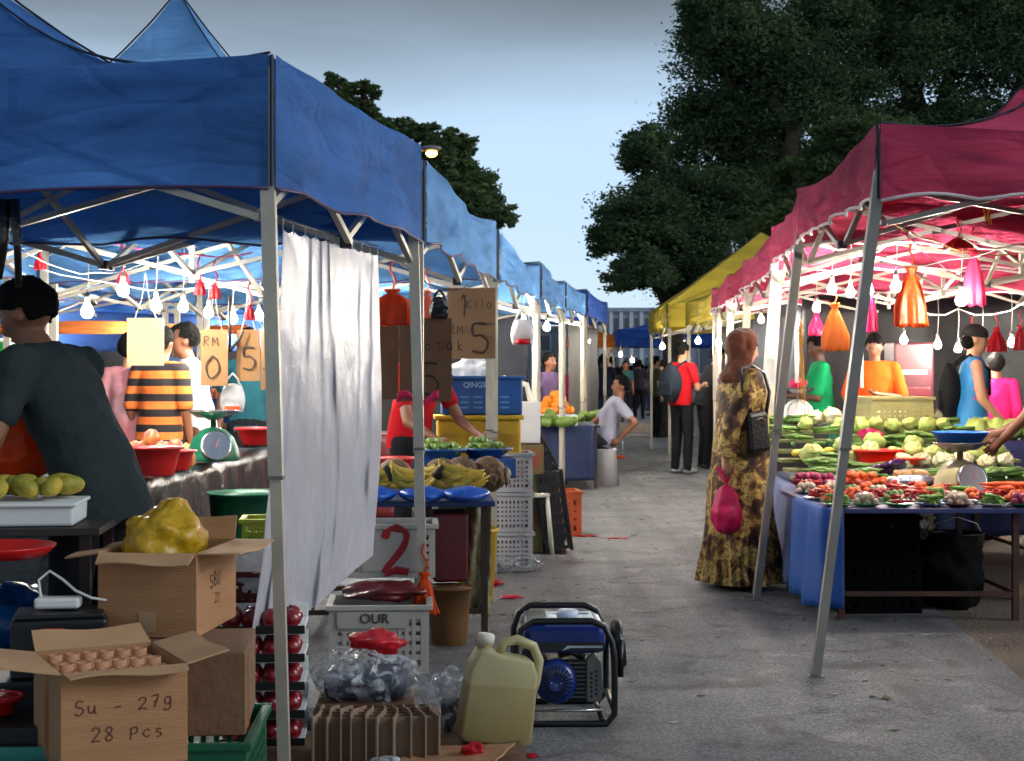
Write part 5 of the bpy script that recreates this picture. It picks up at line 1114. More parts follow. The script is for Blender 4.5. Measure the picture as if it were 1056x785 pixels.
# plates
pm = [C('plate_blue', 60, 90, 150, rough=.35), C('plate_dark', 70, 30, 44, rough=.35), C('plate_white', 200, 200, 205, rough=.35), C('plate_green', 20, 130, 70, rough=.35)]
pn = ['blue', 'maroon', 'white', 'green']
def veg(name, label, cat, mb, mat, group):
    o = mb.build(name, mat, None, True); return tag(o, label, cat, group)
gch = veg('green_chilli', 'green chilli on a plate of the vegetable table', 'chilli', MB().tube([(-.055, 0, 0), (-.03, .006, .002), (.01, .008, .003), (.045, 0, 0), (.065, -.006, 0)], [.003, .009, .009, .006, .002], 6), C('chilli_green', 90, 140, 40, rough=.4, var=.2, scale=30), 'green chillies on plates')
rch = veg('red_chilli', 'red chilli on a plate of the vegetable table', 'chilli', MB().tube([(-.05, 0, 0), (-.025, .006, .002), (.01, .008, .003), (.04, 0, 0), (.06, -.006, 0)], [.003, .009, .009, .006, .002], 6), C('chilli_red', 170, 20, 18, rough=.35, var=.2, scale=30), 'red chillies on plates')
tom = fruit('tomato', 'orange red tomato on the vegetable table', 'tomato', .026, C('tomato_skin', 225, 95, 40, rough=.35, var=.12), (1, 1, .85), 'tomatoes on the vegetable table')
oni = fruit('onion', 'purple red onion heaped at the aisle corner of the vegetable table', 'onion', .024, C('onion_skin', 165, 45, 90, rough=.45, var=.25, scale=20), (1, 1, .9), 'onions on the vegetable table')
gar = fruit('garlic', 'pale garlic bulb on a plate of the vegetable table', 'garlic', .02, C('garlic_skin', 205, 180, 160, rough=.5, var=.1), (1, 1, .9), 'garlic bulbs on plates')
kinds = {'green chillies': (gch, 14), 'red chillies': (rch, 14), 'tomatoes': (tom, 9), 'onions': (oni, 10), 'garlic': (gar, 12), 'limes': (lime, 10)}
used = {}
def put(proto, locs, rot=True):
    for p in locs:
        o = dup(proto) if id(proto) in used or proto is lime else proto; used[id(proto)] = 1; o.location = p
        o.rotation_euler = (random.uniform(-.25, .25), random.uniform(-.25, .25), random.uniform(0, 6.28)); k = random.uniform(.85, 1.15); o.scale = (k,) * 3
        if proto is lime: o['label'] = 'green lime on a plate of the vegetable table'; o['group'] = 'limes on plates'
order = ['green chillies', 'garlic', 'red chillies', 'green chillies', 'garlic', 'green chillies', 'onions',
         'tomatoes', 'red chillies', 'limes', 'red chillies', 'garlic', 'red chillies', 'tomatoes',
         'red chillies', 'tomatoes', 'red chillies', 'red chillies', 'limes', 'tomatoes', 'red chillies',
         'tomatoes', 'limes', 'garlic', 'red chillies', 'tomatoes', 'green chillies', 'tomatoes']
plates = {}
ordn = ['first', 'second', 'third', 'fourth', 'fifth', 'sixth', 'seventh']
for r in range(6):
    for c in range(7):
        k = order[(r * 7 + c * (1 if r < 4 else 3) + r // 4) % 28]; x = X0 + .09 + c * .163 + (r % 2) * .04 + random.uniform(-.012, .012); y = Y0 + .10 + r * .205 + random.uniform(-.012, .012); pi = (c * 2 + r * 3 + (c // 3)) % 4 if r else (3 if c < 2 else (c + 1) % 4)
        nm = pn[pi]; rowl = ['front', 'second', 'third', 'fourth', 'fifth', 'rear'][r]
        if pi not in plates: o = MB().lathe([(.0, .0), (.045, .0), (.075, .014), (.08, .0145), (.08, .018), (.07, .016), (.042, .006), (0, .006)], 22).build('plate', pm[pi], None, True); plates[pi] = o
        else: o = dup(plates[pi])
        o.location = (x, y, TZ + .003 + r * .0); tag(o, f'{nm} plate of {k}, {ordn[c]} from the aisle in the {rowl} row', 'plate', 'plates of vegetables on the low table')
        pr, n_ = kinds[k]; L_ = []
        for j in range(n_):
            a = j * 2.4; rr = .058 * math.sqrt((j % 7 + .5) / 7); 
            L_.append((x + rr * math.cos(a) * (1 if pr not in (gch, rch) else .35), y + rr * math.sin(a) * (1 if pr not in (gch, rch) else .8), TZ + .028 + (j // 7) * .026))
        put(pr, L_)
# heaps behind the plates
put(oni, heap(1.88, 9.52, TZ + .02, .15, .13, 44, .025)); put(tom, heap(2.18, 9.50, TZ + .02, .15, .12, 30, .028)); 
pot = fruit('potato', 'pale potato heaped beyond the plates', 'potato', .03, C('potato_skin', 190, 150, 105, rough=.7, var=.12), (1.2, 1, .85), 'potatoes on the vegetable table'); pile(pot, heap(2.52, 9.50, TZ + .02, .19, .12, 34, .031))
# leafy section (back table, tilted by crates)
ZB = .60
cab = None
def leafy(label, n, rx, mat, seed, name='cabbage', cat='cabbage', group=None, sc=(1, 1, .85), fr=.35):
    mb = MB()
    for k in range(6): mb.ell((.008 * math.cos(k * 2.1), .008 * math.sin(k * 2.1), .004 * k), (rx * sc[0] * (1 - .05 * k), rx * sc[1] * (1 - .05 * k), rx * sc[2] * (1 - .03 * k)), 18, 10, wob=fr, seed=seed + k)
    o = mb.build(name, mat, None, True); return tag(o, label, cat, group)
napa = leafy('pale napa cabbage lying on the back vegetable table', 1, .07, C('napa_leaf', 215, 215, 130, rough=.5, var=.15, scale=12, col2=srgb(150, 175, 80)), 1, 'napa_cabbage', 'cabbage', 'pale cabbages on the back table', (1.9, 1, .9))
cau = leafy('creamy cauliflower on the back vegetable table', 1, .075, C('cauliflower', 225, 218, 175, rough=.8, bump=1, bscale=40, var=.08), 5, 'cauliflower', 'cauliflower', 'cauliflowers on the back table', (1, 1, .8), .6)
cuc = veg('cucumber', 'green cucumber lying on the back vegetable table', 'cucumber', MB().tube([(-.13, 0, 0), (-.11, 0, .002), (0, .01, .004), (.11, 0, .002), (.13, 0, 0)], [.006, .02, .023, .02, .006], 9), C('cucumber_skin', 70, 125, 45, rough=.45, var=.25, scale=14), 'cucumbers on the back table')
egp = veg('eggplant', 'dark purple eggplant on the back vegetable table', 'eggplant', MB().tube([(-.1, 0, 0), (-.07, 0, 0), (0, .006, .0), (.07, 0, 0), (.1, 0, 0)], [.008, .022, .032, .036, .012], 10), C('eggplant_skin', 58, 22, 70, rough=.2, var=.1), 'eggplants on the back table')
corn = veg('corn', 'yellow corn cob on the back vegetable table', 'corn', MB().tube([(-.1, 0, 0), (-.07, 0, 0), (0, 0, .0), (.07, 0, 0), (.11, 0, 0)], [.01, .024, .026, .02, .006], 10), C('corn_cob', 235, 205, 80, rough=.5, var=.1, bump=.5, bscale=80), 'corn cobs on the back table')
lf = C('leaf_green', 112, 150, 72, rough=.5, var=.3, scale=10)
bnch = MB(); rnd = random.Random(4)
for k in range(34):
    a = rnd.uniform(-.5, .5); L_ = rnd.uniform(.14, .24); z = rnd.uniform(0, .05); y = rnd.uniform(-.05, .05)
    bnch.tube([(-.1, y * .5, z + .01), (0, y, z + .012), (L_ - .08, y + a * .1, z + .02)], [.005, .006, .005], 5)
    bnch.ell((L_ - .06, y + a * .12, z + .02), (.045, .028, .010), 8, 5)
grn = veg('leafy_greens', 'bundle of leafy greens on the back vegetable table', 'greens', bnch, lf, 'bundles of greens on the back table')
rows = [(9.76, .64, [(cuc, 12), (grn, 5)]), (9.97, .68, [(cau, 6), (grn, 4)]), (10.2, .72, [(napa, 8), (grn, 2)]), (10.47, .77, [(corn, 12), (napa, 4), (grn, 2)]), (10.7, .82, [(grn, 8), (cuc, 8)]), (11.0, .88, [(napa, 8), (grn, 3)]), (11.3, .93, [(cau, 5), (grn, 6)])]
for i, (y, z, its) in enumerate(rows):
    solo('display_tray', f'green display tray, {["lowest", "second lowest", "third", "fourth", "third highest", "second highest", "highest"][i]} step of the sloping vegetables', 'tray', (2.6, y, z - .06), MB().box(0, 0, .01, 1.6, .24, .02), C('tray_olive', 96, 104, 60, rough=.6), 0, group='steps of the vegetable display')
    flat = [p for p, n_ in its for _ in range(n_)]; random.Random(i).shuffle(flat); n_ = len(flat)
    for j, pr in enumerate(flat):
        x = 1.90 + (j + .5) / n_ * 1.35; zz = z + (.05 if pr in (napa, cau) else .0) + .015 * (j % 2)
        o = dup(pr) if id(pr) in used else pr; used[id(pr)] = 1; o.location = (x + random.uniform(-.02, .02), y + random.uniform(-.03, .03), zz); o.rotation_euler = (0, random.uniform(-.1, .1), random.choice((0, PI)) + random.uniform(-.6, .6) + (1.2 if pr in (cuc, corn, egp, napa) else 0)); kk = random.uniform(.62, .95); o.scale = (kk, kk, kk)
for j in range(5): o = dup(egp) if j else egp; o.location = (2.33 + .03 * j, 9.88, .69 + .01 * j); o.rotation_euler = (0, 0, .2 * j)
tc_ = tub('bright red plastic basin on the vegetable table', A(906, 158, .70), .15, .11, C('bright_red', 235, 28, 14, rough=.35), taper=.8)
tub('small orange red tray beside the red basin', A(938, 160, .72), .1, .045, C('orange_tray', 235, 60, 22, rough=.4), name='tray')
solo('display_tray', 'upturned tray that the red basin stands on', 'tray', A(915, 159, .605), MB().box(0, 0, .045, .7, .34, .09), c_white, 0, bevel=.01)
o = MB().ell((0, 0, 0), (.085, .07, .06), 26, 16, wob=.35, seed=91).build('plastic_bag', pl_pink, None, True); o.location = A(898, 150, .87); tag(o, 'knotted pink plastic bag behind the red basin', 'plastic bag'); crumple(o, .03, .05)
o = MB().ell((0, 0, .035), (.15, .1, .04), 30, 14, wob=.4, seed=93).build('foil_packets', C('silver_foil', 170, 175, 190, rough=.25, metal=.6, bump=.8, bscale=30), None, True); o.location = A(940, 172, .62); tag(o, 'shiny silver packets in front of the scale', 'packets'); crumple(o, .02, .03)
scale_thing('cream dial weighing scale with a steel pan on the vegetable table', (A(990, 176).x, A(990, 176).y, .60), .25, C('scale_cream', 200, 185, 140, rough=.4, coat=.3), k=.98, basket=C('basket_blue', 40, 110, 215, rough=.4))
car = veg('carrot', 'orange carrot stacked beside the cream scale', 'carrot', MB().tube([(-.09, 0, 0), (-.07, 0, 0), (.02, 0, 0), (.1, 0, 0)], [.008, .018, .013, .003], 8), C('carrot_skin', 240, 90, 20, rough=.5, var=.1), 'carrots beside the cream scale')
pile(car, [tuple(A(1030 + 5 * (k % 5), 186, .63 + .02 * (k // 5))) for k in range(20)], rot=False)
for k, o in enumerate([x for x in bpy.data.objects if x.name.startswith('carrot')]): o.rotation_euler = (0, 0, 2.6 + .3 * math.sin(k * 3))
# second right scale near green man
scale_thing('small white weighing scale with a pink bag on its pan near the man in green', A(823, 132, .93), -.2, white_m, k=.85)
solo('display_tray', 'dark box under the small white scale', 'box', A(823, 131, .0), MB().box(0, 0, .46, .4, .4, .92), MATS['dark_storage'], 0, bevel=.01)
o = MB().ell((0, 0, .03), (.07, .06, .045), 24, 14, wob=.3, seed=95).build('plastic_bag', pl_pink, None, True); o.location = A(823, 132, 1.2); tag(o, 'pink bag lying on the pan of the small white scale', 'plastic bag'); crumple(o, .02, .04)
# tall stacked crates
SG = 'olive crates stacked behind the vegetable table'; ol = C('olive_plastic', 150, 142, 92, rough=.6, var=.12)
for k in range(4):
    crate(['lowest', 'second', 'third', 'topmost'][k] + ' olive crate of the stack behind the vegetable table', A(921, 141, k * .285), .44, .5, .28, ol, .03, 10, 6, group=SG, bar=.7)
# blue-cloth counter behind
nb1 = table('counter with dark blue cloth behind the scale', (4.15, 11.9, 0), 2.1, .9, .80, MATS['table_blue'], MATS['rusty_leg'])
drape('dark blue cloth hanging from the counter behind the scale', [(3.1, 12.34), (3.1, 11.44), (5.2, 11.4)], .802, .1, C('dark_blue_cloth', 42, 50, 96, rough=.6, var=.15, bump=.3, bscale=8), seed=14)
lt = leafy('pale green lettuce on the counter behind the scale', 1, .08, C('lettuce_leaf', 185, 205, 110, rough=.5, var=.2, scale=14), 30, 'lettuce', 'lettuce', 'lettuces on the counter behind the scale', fr=.5)
pile(lt, heap(4.3, 11.8, .81, .75, .25, 26, .07), rot=True)
# crates with vegetables near the man in green
for i, (px, s, m_, lab) in enumerate([(800, 118, c_maroon, 'red crate of vegetables beside the white scale'), (865, 112, c_green, 'green crate behind the man in green'), (840, 100, c_blue, 'blue crate deep behind the man in green')]):
    crate(lab, A(px, s, .62), .5, .4, .3, m_, 0, 9, 5); solo('crate_stand', 'dark box holding up the ' + lab, 'box', A(px, s, 0), MB().box(0, 0, .305, .5, .4, .61), MATS['dark_storage'], bevel=.01)
# backdrops and maroon cabinet
backdrop('black plastic wall behind the pink tents', (3.1, 16.6), (9.5, 15.6), 0, 2.15, C('black_wall', 14, 15, 20, rough=.5, var=.3, bump=.5, bscale=6), 21)
backdrop('dark side sheet closing the far pink tents', (3.1, 23), (3.1, 16.7), 0, 2.1, tarp, 22)
mc = thing('maroon_cabinet', 'maroon machine cabinet against the black plastic wall', 'cabinet', A(937, 108, 0), .05)
MB().box(0, 0, .8, .38, .35, 1.6).build('cabinet_body', C('maroon_metal', 70, 16, 28, rough=.4, var=.2), mc, bevel=.02); MB().box(.0, -.1785, 1.32, .24, .006, .04).build('light_strip', C('cream_strip', 190, 150, 150), mc); MB().box(0, -.18, .95, .30, .01, .45).build('door_panel', C('maroon_door', 88, 22, 34, rough=.35), mc, bevel=.004)
# hanging bag bundles
HB = 'bag bundles hanging under the pink tents'
for i, (px, py, s, h, w_, m_, lab) in enumerate([(940, 274, 175, .36, .17, pl_or, 'long orange bag bundle beside a bulb, nearest the leaning leg'), (861, 312, 150, .33, .16, C('orange_glow', 250, 130, 40, rough=.4, trans=.55), 'glowing orange bag bundle between two bulbs'), (1004, 258, 180, .32, .12, C('pink_bundle', 235, 50, 85, rough=.35, trans=.45), 'pink bag bundle beside the nearest bulb on the right'), (898, 300, 150, .28, .09, pl_pink, 'narrow pink bag bundle behind the leaning leg'), (842, 322, 135, .18, .11, pl_pink, 'small pink bag bundle above the man in green'), (1028, 338, 125, .20, .14, pl_red, 'red bag bundle behind the man in the jersey'), (1003, 342, 118, .16, .12, pl_red, 'red bag bundle above the cap of the man in the jersey'), (1052, 336, 125, .2, .1, pl_red, 'red bag bundle at the far end of the bulb row'), (988, 245, 190, .06, .14, pl_red, 'flat red bag knotted to the frame of the first pink tent')]):
    bundle('bag_bundle', lab, P(px, py, s), h, w_, m_, HB, i, blunt=.55)
for i, (px, py, s, n_, lab) in enumerate([(1018, 200, 200, 5, 'yellow raffia strings tied to the valance of the first pink tent'), (826, 330, 150, 6, 'long yellow raffia strings hanging by the second pink tent leg')]):
    mb = MB()
    for k in range(n_): mb.tube([(0, 0, 0), (random.uniform(-.02, .02), .01, -.08), (random.uniform(-.035, .035), 0, -.16 - (.3 + .05 * k if i else 0))], .003, 4)
    solo('raffia_strings', lab, 'string', P(px, py, s), mb, C('raffia_yellow', 225, 170, 30, rough=.5, trans=.3))
pcard('small white card hanging behind the leaning tent leg', 886, 356, 892, 400, 165, C('white_card', 225, 225, 225), cord=False, rz=.9)
pcard('white card hanging between two tent legs beside the headscarf', 789, 371, 800, 396, 150, MATS['white_card'], rz=.3)
o = MB().box(0, 0, .2, .05, .05, .4); solo('white_tube', 'white tube standing on the small white scale', 'tube', A(822, 134, 1.235), MB().lathe([(.018, 0), (.02, .2), (.02, .38), (0, .385)], 14), white_m, smooth=True)
# white truss-like cables looping between bulbs
cb = MB()
for (a, b_) in (((858, 298, 150), (924, 296, 170)), ((924, 290, 170), (991, 305, 185)), ((991, 300, 185), (1060, 290, 175)), ((932, 345, 118), (988, 352, 112)), ((988, 352, 112), (1060, 345, 118))):
    p, q = P(*a) + Vector((0, 0, .3)), P(*b_) + Vector((0, 0, .3)); m_ = (p + q) / 2 - Vector((0, 0, .09)); cb.tube([p, p.lerp(m_, .5) - Vector((0, 0, .03)), m_, q.lerp(m_, .5) - Vector((0, 0, .03)), q], .006, 6)
solo('power_cable', 'white power cable looping between the bulbs of the pink tents', 'cable', (0, 0, 0), cb, white_m, smooth=True)
cb = MB()
for (a, b_) in (((20, 318, 120), (90, 322, 205)), ((90, 322, 205), (127, 300, 190)), ((127, 300, 190), (161, 316, 180)), ((161, 316, 180), (189, 317, 165)), ((189, 317, 165), (215, 323, 155)), ((215, 323, 155), (240, 329, 148)), ((240, 329, 148), (267, 326, 140))):
    p, q = P(*a) + Vector((0, 0, .4)), P(*b_) + Vector((0, 0, .4)); m_ = (p + q) / 2 - Vector((0, 0, .05)); cb.tube([p, m_, q], .005, 6)
solo('power_cable', 'white power cable looping between the bulbs of the blue tents', 'cable', (0, 0, 0), cb, white_m, smooth=True)
# concrete slab at the foot of the yellow tent

rw = random.Random(5)
for i, (a, b_) in enumerate([((10, 250, 230), (150, 270, 170)), ((60, 235, 210), (260, 262, 170)), ((30, 275, 170), (280, 285, 140)), ((400, 262, 210), (508, 280, 165)), ((905, 225, 235), (1050, 262, 150)), ((850, 262, 165), (1056, 250, 200)), ((930, 240, 200), (1010, 290, 130))]):
    p, q = P(*a), P(*b_); mb = MB(); sg = rw.uniform(.05, .14)
    mb.tube([p.lerp(q, k / 9) - Vector((0, 0, sg * math.sin(PI * k / 9) + rw.uniform(-.01, .01))) for k in range(10)], .004, 5)
    solo('power_cable', 'thin %s cable sagging %s' % (['black', 'pink', 'white', 'black', 'yellow', 'grey', 'pink'][i], ['above the seller from the frame of the nearest tent', 'over the bulbs toward the front pole', 'deeper behind the row of bulbs', 'from the second pole past the price boards', 'from the leaning leg under the first pink tent', 'across the rear of the first pink tent', 'down to the inner pink tent'][i]), 'cable', (0, 0, 0), mb, [c_black, pl_pink, white_m, c_black, C('raffia_yellow', 225, 170, 30), c_grey, pl_pink][i], smooth=True)
# ================================================================ people
sk1 = C('skin_brown', 128, 84, 62, rough=.55, var=.06, scale=6); sk2 = C('skin_light', 188, 138, 108, rough=.55, var=.05, scale=6); sk3 = C('skin_dark', 82, 52, 38, rough=.55, var=.06, scale=6)
hairm = C('hair_black', 12, 10, 10, rough=.9, spec=.15, var=.3, scale=40, bump=.6, bscale=120); eyem = C('eye_dark', 20, 14, 12, rough=.2); lipm = C('lip', 120, 58, 52, rough=.5)
shoem = C('shoe_dark', 28, 28, 32, rough=.6); shoew = C('shoe_grey', 140, 145, 150, rough=.6)
def join_extra(o, mb):
    if not mb.f: return
    me = o.data; n = len(me.vertices); co = np.empty(n * 3, np.float32); me.vertices.foreach_get('co', co)
    V = [tuple(x) for x in co.reshape(-1, 3)] + mb.v; Fs = [tuple(p.vertices) for p in me.polygons] + [tuple(i + n for i in f) for f in mb.f]
    m2 = bpy.data.meshes.new(me.name); m2.from_pydata(V, [], Fs); m2.update(); m2.polygons.foreach_set('use_smooth', [True] * len(m2.polygons)); m2.materials.append(me.materials[0]); o.data = m2
def hand(mb, w, d, side, k=1, curl=.5):
    """palm goes into the skinned body; returns finger tubes. w wrist, d direction of forearm"""
    d = Vector(d).normalized(); a = Vector((0, 1, 0)) - d * d.y
    a = a.normalized() if a.length > .2 else Vector((1, 0, 0)); pn_ = d.cross(a).normalized()
    pal = w + d * .05 * k; mb.cap(w, pal, .024 * k, .03 * k, 10); mb.ell(tuple(w + d * .06 * k + a * .005), (.030 * k, .036 * k, .036 * k), 10, 8)
    fg = MB()
    for i, (o_, L_) in enumerate(((.027, .066), (.010, .076), (-.008, .070), (-.025, .055))):
        p0 = w + d * .075 * k + a * o_ * k; inw = pn_ * (-side)
        p1 = p0 + (d * .9 + inw * .3 * curl) * L_ * .5 * k; p2 = p1 + (d * (1 - curl * .8) + inw * curl) .normalized() * L_ * .32 * k; p3 = p2 + (d * (.7 - curl) + inw * (curl + .3)).normalized() * L_ * .25 * k
        fg.tube([p0 - d * .02 * k, p0, p1, p2, p3], [.0095 * k, .0095 * k, .0085 * k, .0078 * k, .004 * k], 8)
    p0 = w + d * .03 * k + a * .025 * k
    fg.tube([p0 - a * .012 * k, p0 + a * .016 * k + d * .012 * k, p0 + a * .026 * k + d * .036 * k, p0 + a * .024 * k + d * .056 * k], [.012 * k, .011 * k, .0095 * k, .005 * k], 8)
    return fg
def person(label, loc, rz, h=1.7, skin=sk1, shirt=None, trousers=None, lean=0, pose=None, sleeve=.6, hair=hairm, hairlen=0, group=None, vox=.014, headyaw=0, headpitch=0, shoe=shoem, build=1.0, bare_legs=False, hem=.86, face=True, robe=None, shoes=True, wrinkle=.014, hlen=1.0, female=False):
    t = thing('person', label, 'person', loc, rz, group); k = h / 1.7; t.scale = (k, k, k)
    pose = pose or {}; pel = Vector((0, 0, .93)) + Vector(pose.get('pelvis', (0, 0, 0)))
    R = Matrix.Rotation(-lean, 3, 'X')
    def up(x, y, z): return pel + R @ (Vector((x * build, y, z)) - Vector((0, 0, .93)))
    J = {}
    for s_, n_ in ((-1, 'L'), (1, 'R')):
        J['sh' + n_] = up(s_ * (.165 if female else .18), -.01, 1.385)
        J['el' + n_] = Vector(pose['el' + n_]) if 'el' + n_ in pose else J['sh' + n_] + Vector((s_ * .05, -.03, -.27))
        J['wr' + n_] = Vector(pose['wr' + n_]) if 'wr' + n_ in pose else J['el' + n_] + Vector((s_ * .01, .05, -.235))
        J['hp' + n_] = pel + Vector((s_ * .088, 0, -.03)); J['kn' + n_] = Vector(pose.get('kn' + n_, (s_ * .10, .02, .49))); J['an' + n_] = Vector(pose.get('an' + n_, (s_ * .11, -.01, .085)))
    nb_ = up(0, -.015, 1.44); hc = up(0, .012, 1.585) + Vector((0, .03 * lean, 0)); HM = Matrix.Translation(hc) @ Matrix.Rotation(headyaw, 4, 'Z') @ Matrix.Rotation(-headpitch - lean * .4, 4, 'X')
    b = MB(); 
    b.ell((0, -.008, .022), (.077, .094, .094), 20, 14, HM); b.ell((0, .025, -.045), (.056, .062, .068), 16, 12, HM); b.ell((0, .052, -.085), (.026, .026, .024), 12, 8, HM); b.ell((0, .03, .0), (.068, .066, .07), 16, 10, HM)
    b.tube([HM @ Vector((0, .082, .012)), HM @ Vector((0, .103, -.022)), HM @ Vector((0, .088, -.034))], [.010, .016, .014], 8)
    for s_ in (-1, 1): b.ell((s_ * .078, -.008, -.008), (.010, .018, .030), 8, 6, HM)
    b.cap(nb_ - Vector((0, 0, .05)), hc - Vector((0, .0, .05)), .058, .052)
    b.ell(tuple(up(0, 0, 1.3)), (.155 * build, .095, .14)); b.ell(tuple(up(0, 0, 1.08)), (.13 * build, .09, .17)); b.ell(tuple(pel), (.15 * build, .10, .12))
    fg = MB()
    for s_, n_ in ((-1, 'L'), (1, 'R')):
        b.cap(J['sh' + n_], J['el' + n_], .050, .040); b.cap(J['el' + n_], J['wr' + n_], .039, .026)
        d = (J['wr' + n_] - J['el' + n_]); d = Vector(pose['hd' + n_]) if 'hd' + n_ in pose else d
        f = hand(b, J['wr' + n_], d, s_); fg.add(f.v, f.f)
        b.cap(J['hp' + n_], J['kn' + n_], .075, .052); b.cap(J['kn' + n_], J['an' + n_], .052, .036); b.cap(J['an' + n_], J['an' + n_] + Vector((0, .09, -.045)), .034, .03)
    body = remesh(b, 'body', skin, t, vox, 2); join_extra(body, fg)
    if face:
        for s_ in (-1, 1):
            MB().ell((s_ * .031, .076, .012), (.013, .008, .007), 10, 6, HM).build('eye', eyem, t, True)
            MB().tube([HM @ Vector((s_ * .014, .086, .032)), HM @ Vector((s_ * .032, .084, .038)), HM @ Vector((s_ * .05, .07, .032))], .0035, 5).build('eyebrow', hairm, t, True)
        MB().ell((0, .083, -.058), (.022, .008, .006), 12, 6, HM).build('mouth', lipm, t, True)
    if hair:
        m_ = MB().ell((0, -.012, .03), (.090, .108, .105), 26, 20, wob=.12, seed=int(abs(loc[0]) * 7))
        vs = m_.v; keep = []
        for f in m_.f:
            c = sum((Vector(vs[i]) for i in f), Vector()) / len(f); y, z = c.y, c.z
            if (z > .085 and y < .085) or (y < .03 - max(0, .03 - z) * .9 and z > -.05 - hairlen and not (abs(c.x) > .07 and -.05 < z < .015 and y > -.03)): keep.append(f)
        m_.f = keep; m_.v = [HM @ Vector(v) for v in vs]; hh_ = m_.build('hair', hair, t, True, solid=.008)
        if vox < .02:
            sb = hh_.modifiers.new('u', 'SUBSURF'); sb.levels = 2; sb.render_levels = 2; dd = hh_.modifiers.new('d', 'DISPLACE'); tx = bpy.data.textures.get('locks') or bpy.data.textures.new('locks', 'CLOUDS'); tx.noise_scale = .018; tx.noise_depth = 3; dd.texture = tx; dd.strength = .016
    if shirt:
        s = MB(); vs = []; fs = []; rings = [(.70, .176, .138), (.80, .178, .138), (.95, .172, .132), (1.08, .164, .124), (1.2, .172, .126), (1.3, .18, .124), (1.38, .168, .10), (1.43, .11, .075), (1.455, .065, .06)]
        if female: rings = [(z, a * (.93 if z > 1 else .98), b_) for z, a, b_ in rings]
        for z, a, b_ in rings:
            for j in range(24): q = 2 * PI * j / 24; vs.append(up(a * math.cos(q) , b_ * math.sin(q) - (.02 if z < 1.1 else 0), z))
        for i in range(len(rings) - 1):
            for j in range(24): fs.append((i * 24 + j, i * 24 + (j + 1) % 24, (i + 1) * 24 + (j + 1) % 24, (i + 1) * 24 + j))
        fs.append(tuple(range(24))[::-1]); fs.append(tuple((len(rings) - 1) * 24 + j for j in range(24))); s.add(vs, fs)
        s.cap(up(-.11, -.01, 1.40), up(.11, -.01, 1.40), .062, .062)
        for n_ in 'LR':
            if sleeve < .1: continue
            e = J['sh' + n_].lerp(J['el' + n_], min(1, sleeve * 1.0)); s.cap(J['sh' + n_], e, .068, .060 if sleeve < 1 else .052)
            if sleeve > 1: s.cap(J['el' + n_], J['el' + n_].lerp(J['wr' + n_], sleeve - 1), .05, .042)
        cuts = [(pel + R @ Vector((0, 0, hem - .93)), R @ Vector((0, 0, -1)))]
        sh = remesh(s, 'shirt', shirt, t, vox, 3, cuts)
        if wrinkle: dd = sh.modifiers.new('d', 'DISPLACE'); tx = bpy.data.textures.get('folds') or bpy.data.textures.new('folds', 'CLOUDS'); tx.noise_scale = .10; dd.texture = tx; dd.strength = wrinkle; dd.mid_level = .4
    if trousers:
        s = MB(); s.ell(tuple(pel), (.162 * build, .118, .13), 16, 10)
        for n_ in 'LR': s.cap(J['hp' + n_], J['kn' + n_], .093, .068); (s.cap(J['kn' + n_], J['an' + n_], .066, .056) if not bare_legs else None)
        q = remesh(s, 'trousers', trousers, t, vox, 2); dd = q.modifiers.new('d', 'DISPLACE'); tx = bpy.data.textures.get('folds') or bpy.data.textures.new('folds', 'CLOUDS'); tx.noise_scale = .10; dd.texture = tx; dd.strength = .012; dd.mid_level = .4
    if shoes:
        for n_ in 'LR': a = J['an' + n_]; MB().ell((a.x, a.y + .06, a.z - .04), (.048, .135, .042), 14, 8).build('shoe', shoe, t, True)
    t['_hm'] = 1
    return t, J, HM
def wear(t, name, mb, mat, **k): return mb.build(name, mat, t, True, **k)
def backpack(t, mat, z=1.18, y=-.2, w=.30, h=.44, d=.19, lean=0):
    o = MB().ell((0, y, z), (w / 2, d / 2, h / 2), 22, 16, wob=.12, seed=2).build('backpack', mat, t, True)
    for s_ in (-1, 1): MB().tube([(s_ * .09, y + .02, z + h * .42), (s_ * .11, -.05, z + .29), (s_ * .12, .10, z + .17), (s_ * .13, .10, z - .02), (s_ * .15, -.04, z - .16)], .014, 6).build('strap', mat, o, True)
    MB().box(0, y - d / 2 + .005, z - .07, w * .6, .04, h * .35).build('pocket', mat, o, bevel=.015); return o
def cl(n, r, g, b_, **k):
    k.setdefault('bump', .9); k.setdefault('bscale', 5); return C(n, r, g, b_, rough=.9, spec=.2, var=k.pop('var', .16), scale=5, **k)
dk_shirt = cl('shirt_charcoal', 44, 52, 54, bump=1, bscale=6); dk_tr = cl('trousers_black', 24, 24, 28); blk_tr = dk_tr
def yaw_to(dx, dy): return math.atan2(-dx, dy)   # facing direction -> rz
# seller: standing bent towards the foam box, facing left of the picture and slightly away
person('seller in a charcoal shirt bending over the mangoes with his back to the aisle', A(97, 302), yaw_to(-.92, .38), 1.68, sk1, dk_shirt, dk_tr, lean=.42, vox=.010,
       pose={'elL': (-.29, .19, 1.10), 'wrL': (-.27, .30, .90), 'hdL': (0, .3, -1), 'elR': (.25, .34, 1.08), 'wrR': (.18, .56, .97), 'knL': (-.1, .03, .49), 'knR': (.1, .06, .49)}, sleeve=.62, headpitch=.30, headyaw=.15, build=1.0, hem=.76, wrinkle=.02)
